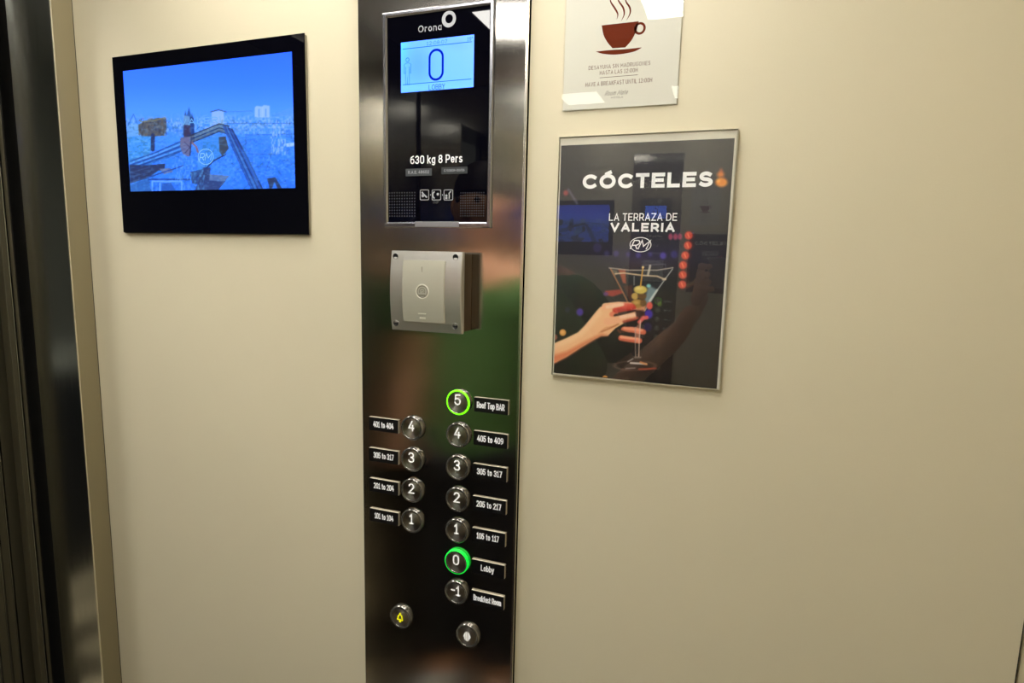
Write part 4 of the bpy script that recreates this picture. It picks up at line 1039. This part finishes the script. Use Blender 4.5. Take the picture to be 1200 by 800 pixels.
bm = bmesh.new(); bmesh.ops.create_uvsphere(bm, u_segments=28, v_segments=18, radius=1, matrix=Matrix.Translation(pv(0, -.022, 1.70)) @ Matrix.Diagonal((.086, .094, .096, 1)))
bmesh.ops.delete(bm, geom=[v for v in bm.verts if v.co.z < 1.625 - (v.co.y - PY_) * .2 or v.co.z < 1.70 and v.co.y > PY_ + .03], context='VERTS')
obj('hair', bm, 'hair_dark', pe, True)
fy = PY_ + .105
for sx in (-1, 1):
    bm = bmesh.new(); bmesh.ops.create_uvsphere(bm, u_segments=12, v_segments=8, radius=.010, matrix=Matrix.Translation((PX_ + sx * .030, fy - .017, 1.668)))
    obj('eye', bm, 'eye_dark', pe, True)
    bm = bmesh.new(); bmesh.ops.create_uvsphere(bm, u_segments=12, v_segments=8, radius=1, matrix=Matrix.Translation((PX_ + sx * .082, PY_ + .008, 1.655)) @ Matrix.Diagonal((.01, .018, .03, 1)))
    obj('ear', bm, 'skin', pe, True)
bm = bmesh.new(); bmesh.ops.create_cone(bm, segments=10, radius1=.015, radius2=.006, depth=.045, cap_ends=True, matrix=Matrix.Translation((PX_, fy - .004, 1.640)) @ Matrix.Rotation(math.radians(-14), 4, 'X'))
obj('nose', bm, 'skin', pe, True)
bm = bmesh.new(); bmesh.ops.create_uvsphere(bm, u_segments=14, v_segments=8, radius=1, matrix=Matrix.Translation((PX_, fy - .010, 1.600)) @ Matrix.Diagonal((.024, .008, .008, 1)))
obj('mouth', bm, 'lip', pe, True)
# phone, square to the camera just behind its lens
ph = thing('phone', 'grey phone held level in a raised hand, seen only in reflections', 'phone', (0, -DIST, CAM_H))
Rm = Matrix((rt, up, bk)).transposed().to_4x4()
def campt(x, y, z): return Matrix.Translation((0, -DIST, CAM_H)) @ Rm @ Vector((x, y, z))
def cambox(name, x0, x1, y0, y1, z0, z1, bev, m, par):
    bm = box(x0, x1, y0, y1, z0, z1, bev, 3)
    bmesh.ops.transform(bm, matrix=Matrix.Translation((0, -DIST, CAM_H)) @ Rm, verts=bm.verts)
    return obj(name, bm, m, par)
cambox('case', -.062, .085, -.064, .012, .012, .020, .003, 'phone_grey', ph)
bm = bmesh.new(); bmesh.ops.create_cone(bm, segments=24, radius1=.0075, radius2=.0075, depth=.003, cap_ends=True, matrix=Matrix.Translation((0, -DIST, CAM_H)) @ Rm @ Matrix.Translation((0, 0, .0105)))
obj('lens', bm, 'lens_black', ph, True)
# fingers curled round the phone's left end
for i, (yy_, L) in enumerate(((-.008, .95), (-.027, 1.05), (-.046, 1.0), (-.063, .85))):
    ks = [Vector(hand), campt(-.085, yy_, .028), campt(-.078, yy_, .000), campt(-.055 * L, yy_, -.001 + .002)]
    ks[3] = campt(-.050 * L, yy_, .003)
    skin('finger', [tuple(k) for k in ks], [(0, 1), (1, 2), (2, 3)], [.013, .0095, .0085, .007], 'skin', pe, 2)
skin('thumb', [hand, tuple(campt(-.07, -.055, .034)), tuple(campt(-.045, -.035, .030)), tuple(campt(-.025, -.028, .028))], [(0, 1), (1, 2), (2, 3)], [.015, .011, .010, .008], 'skin', pe, 2)
print('done')
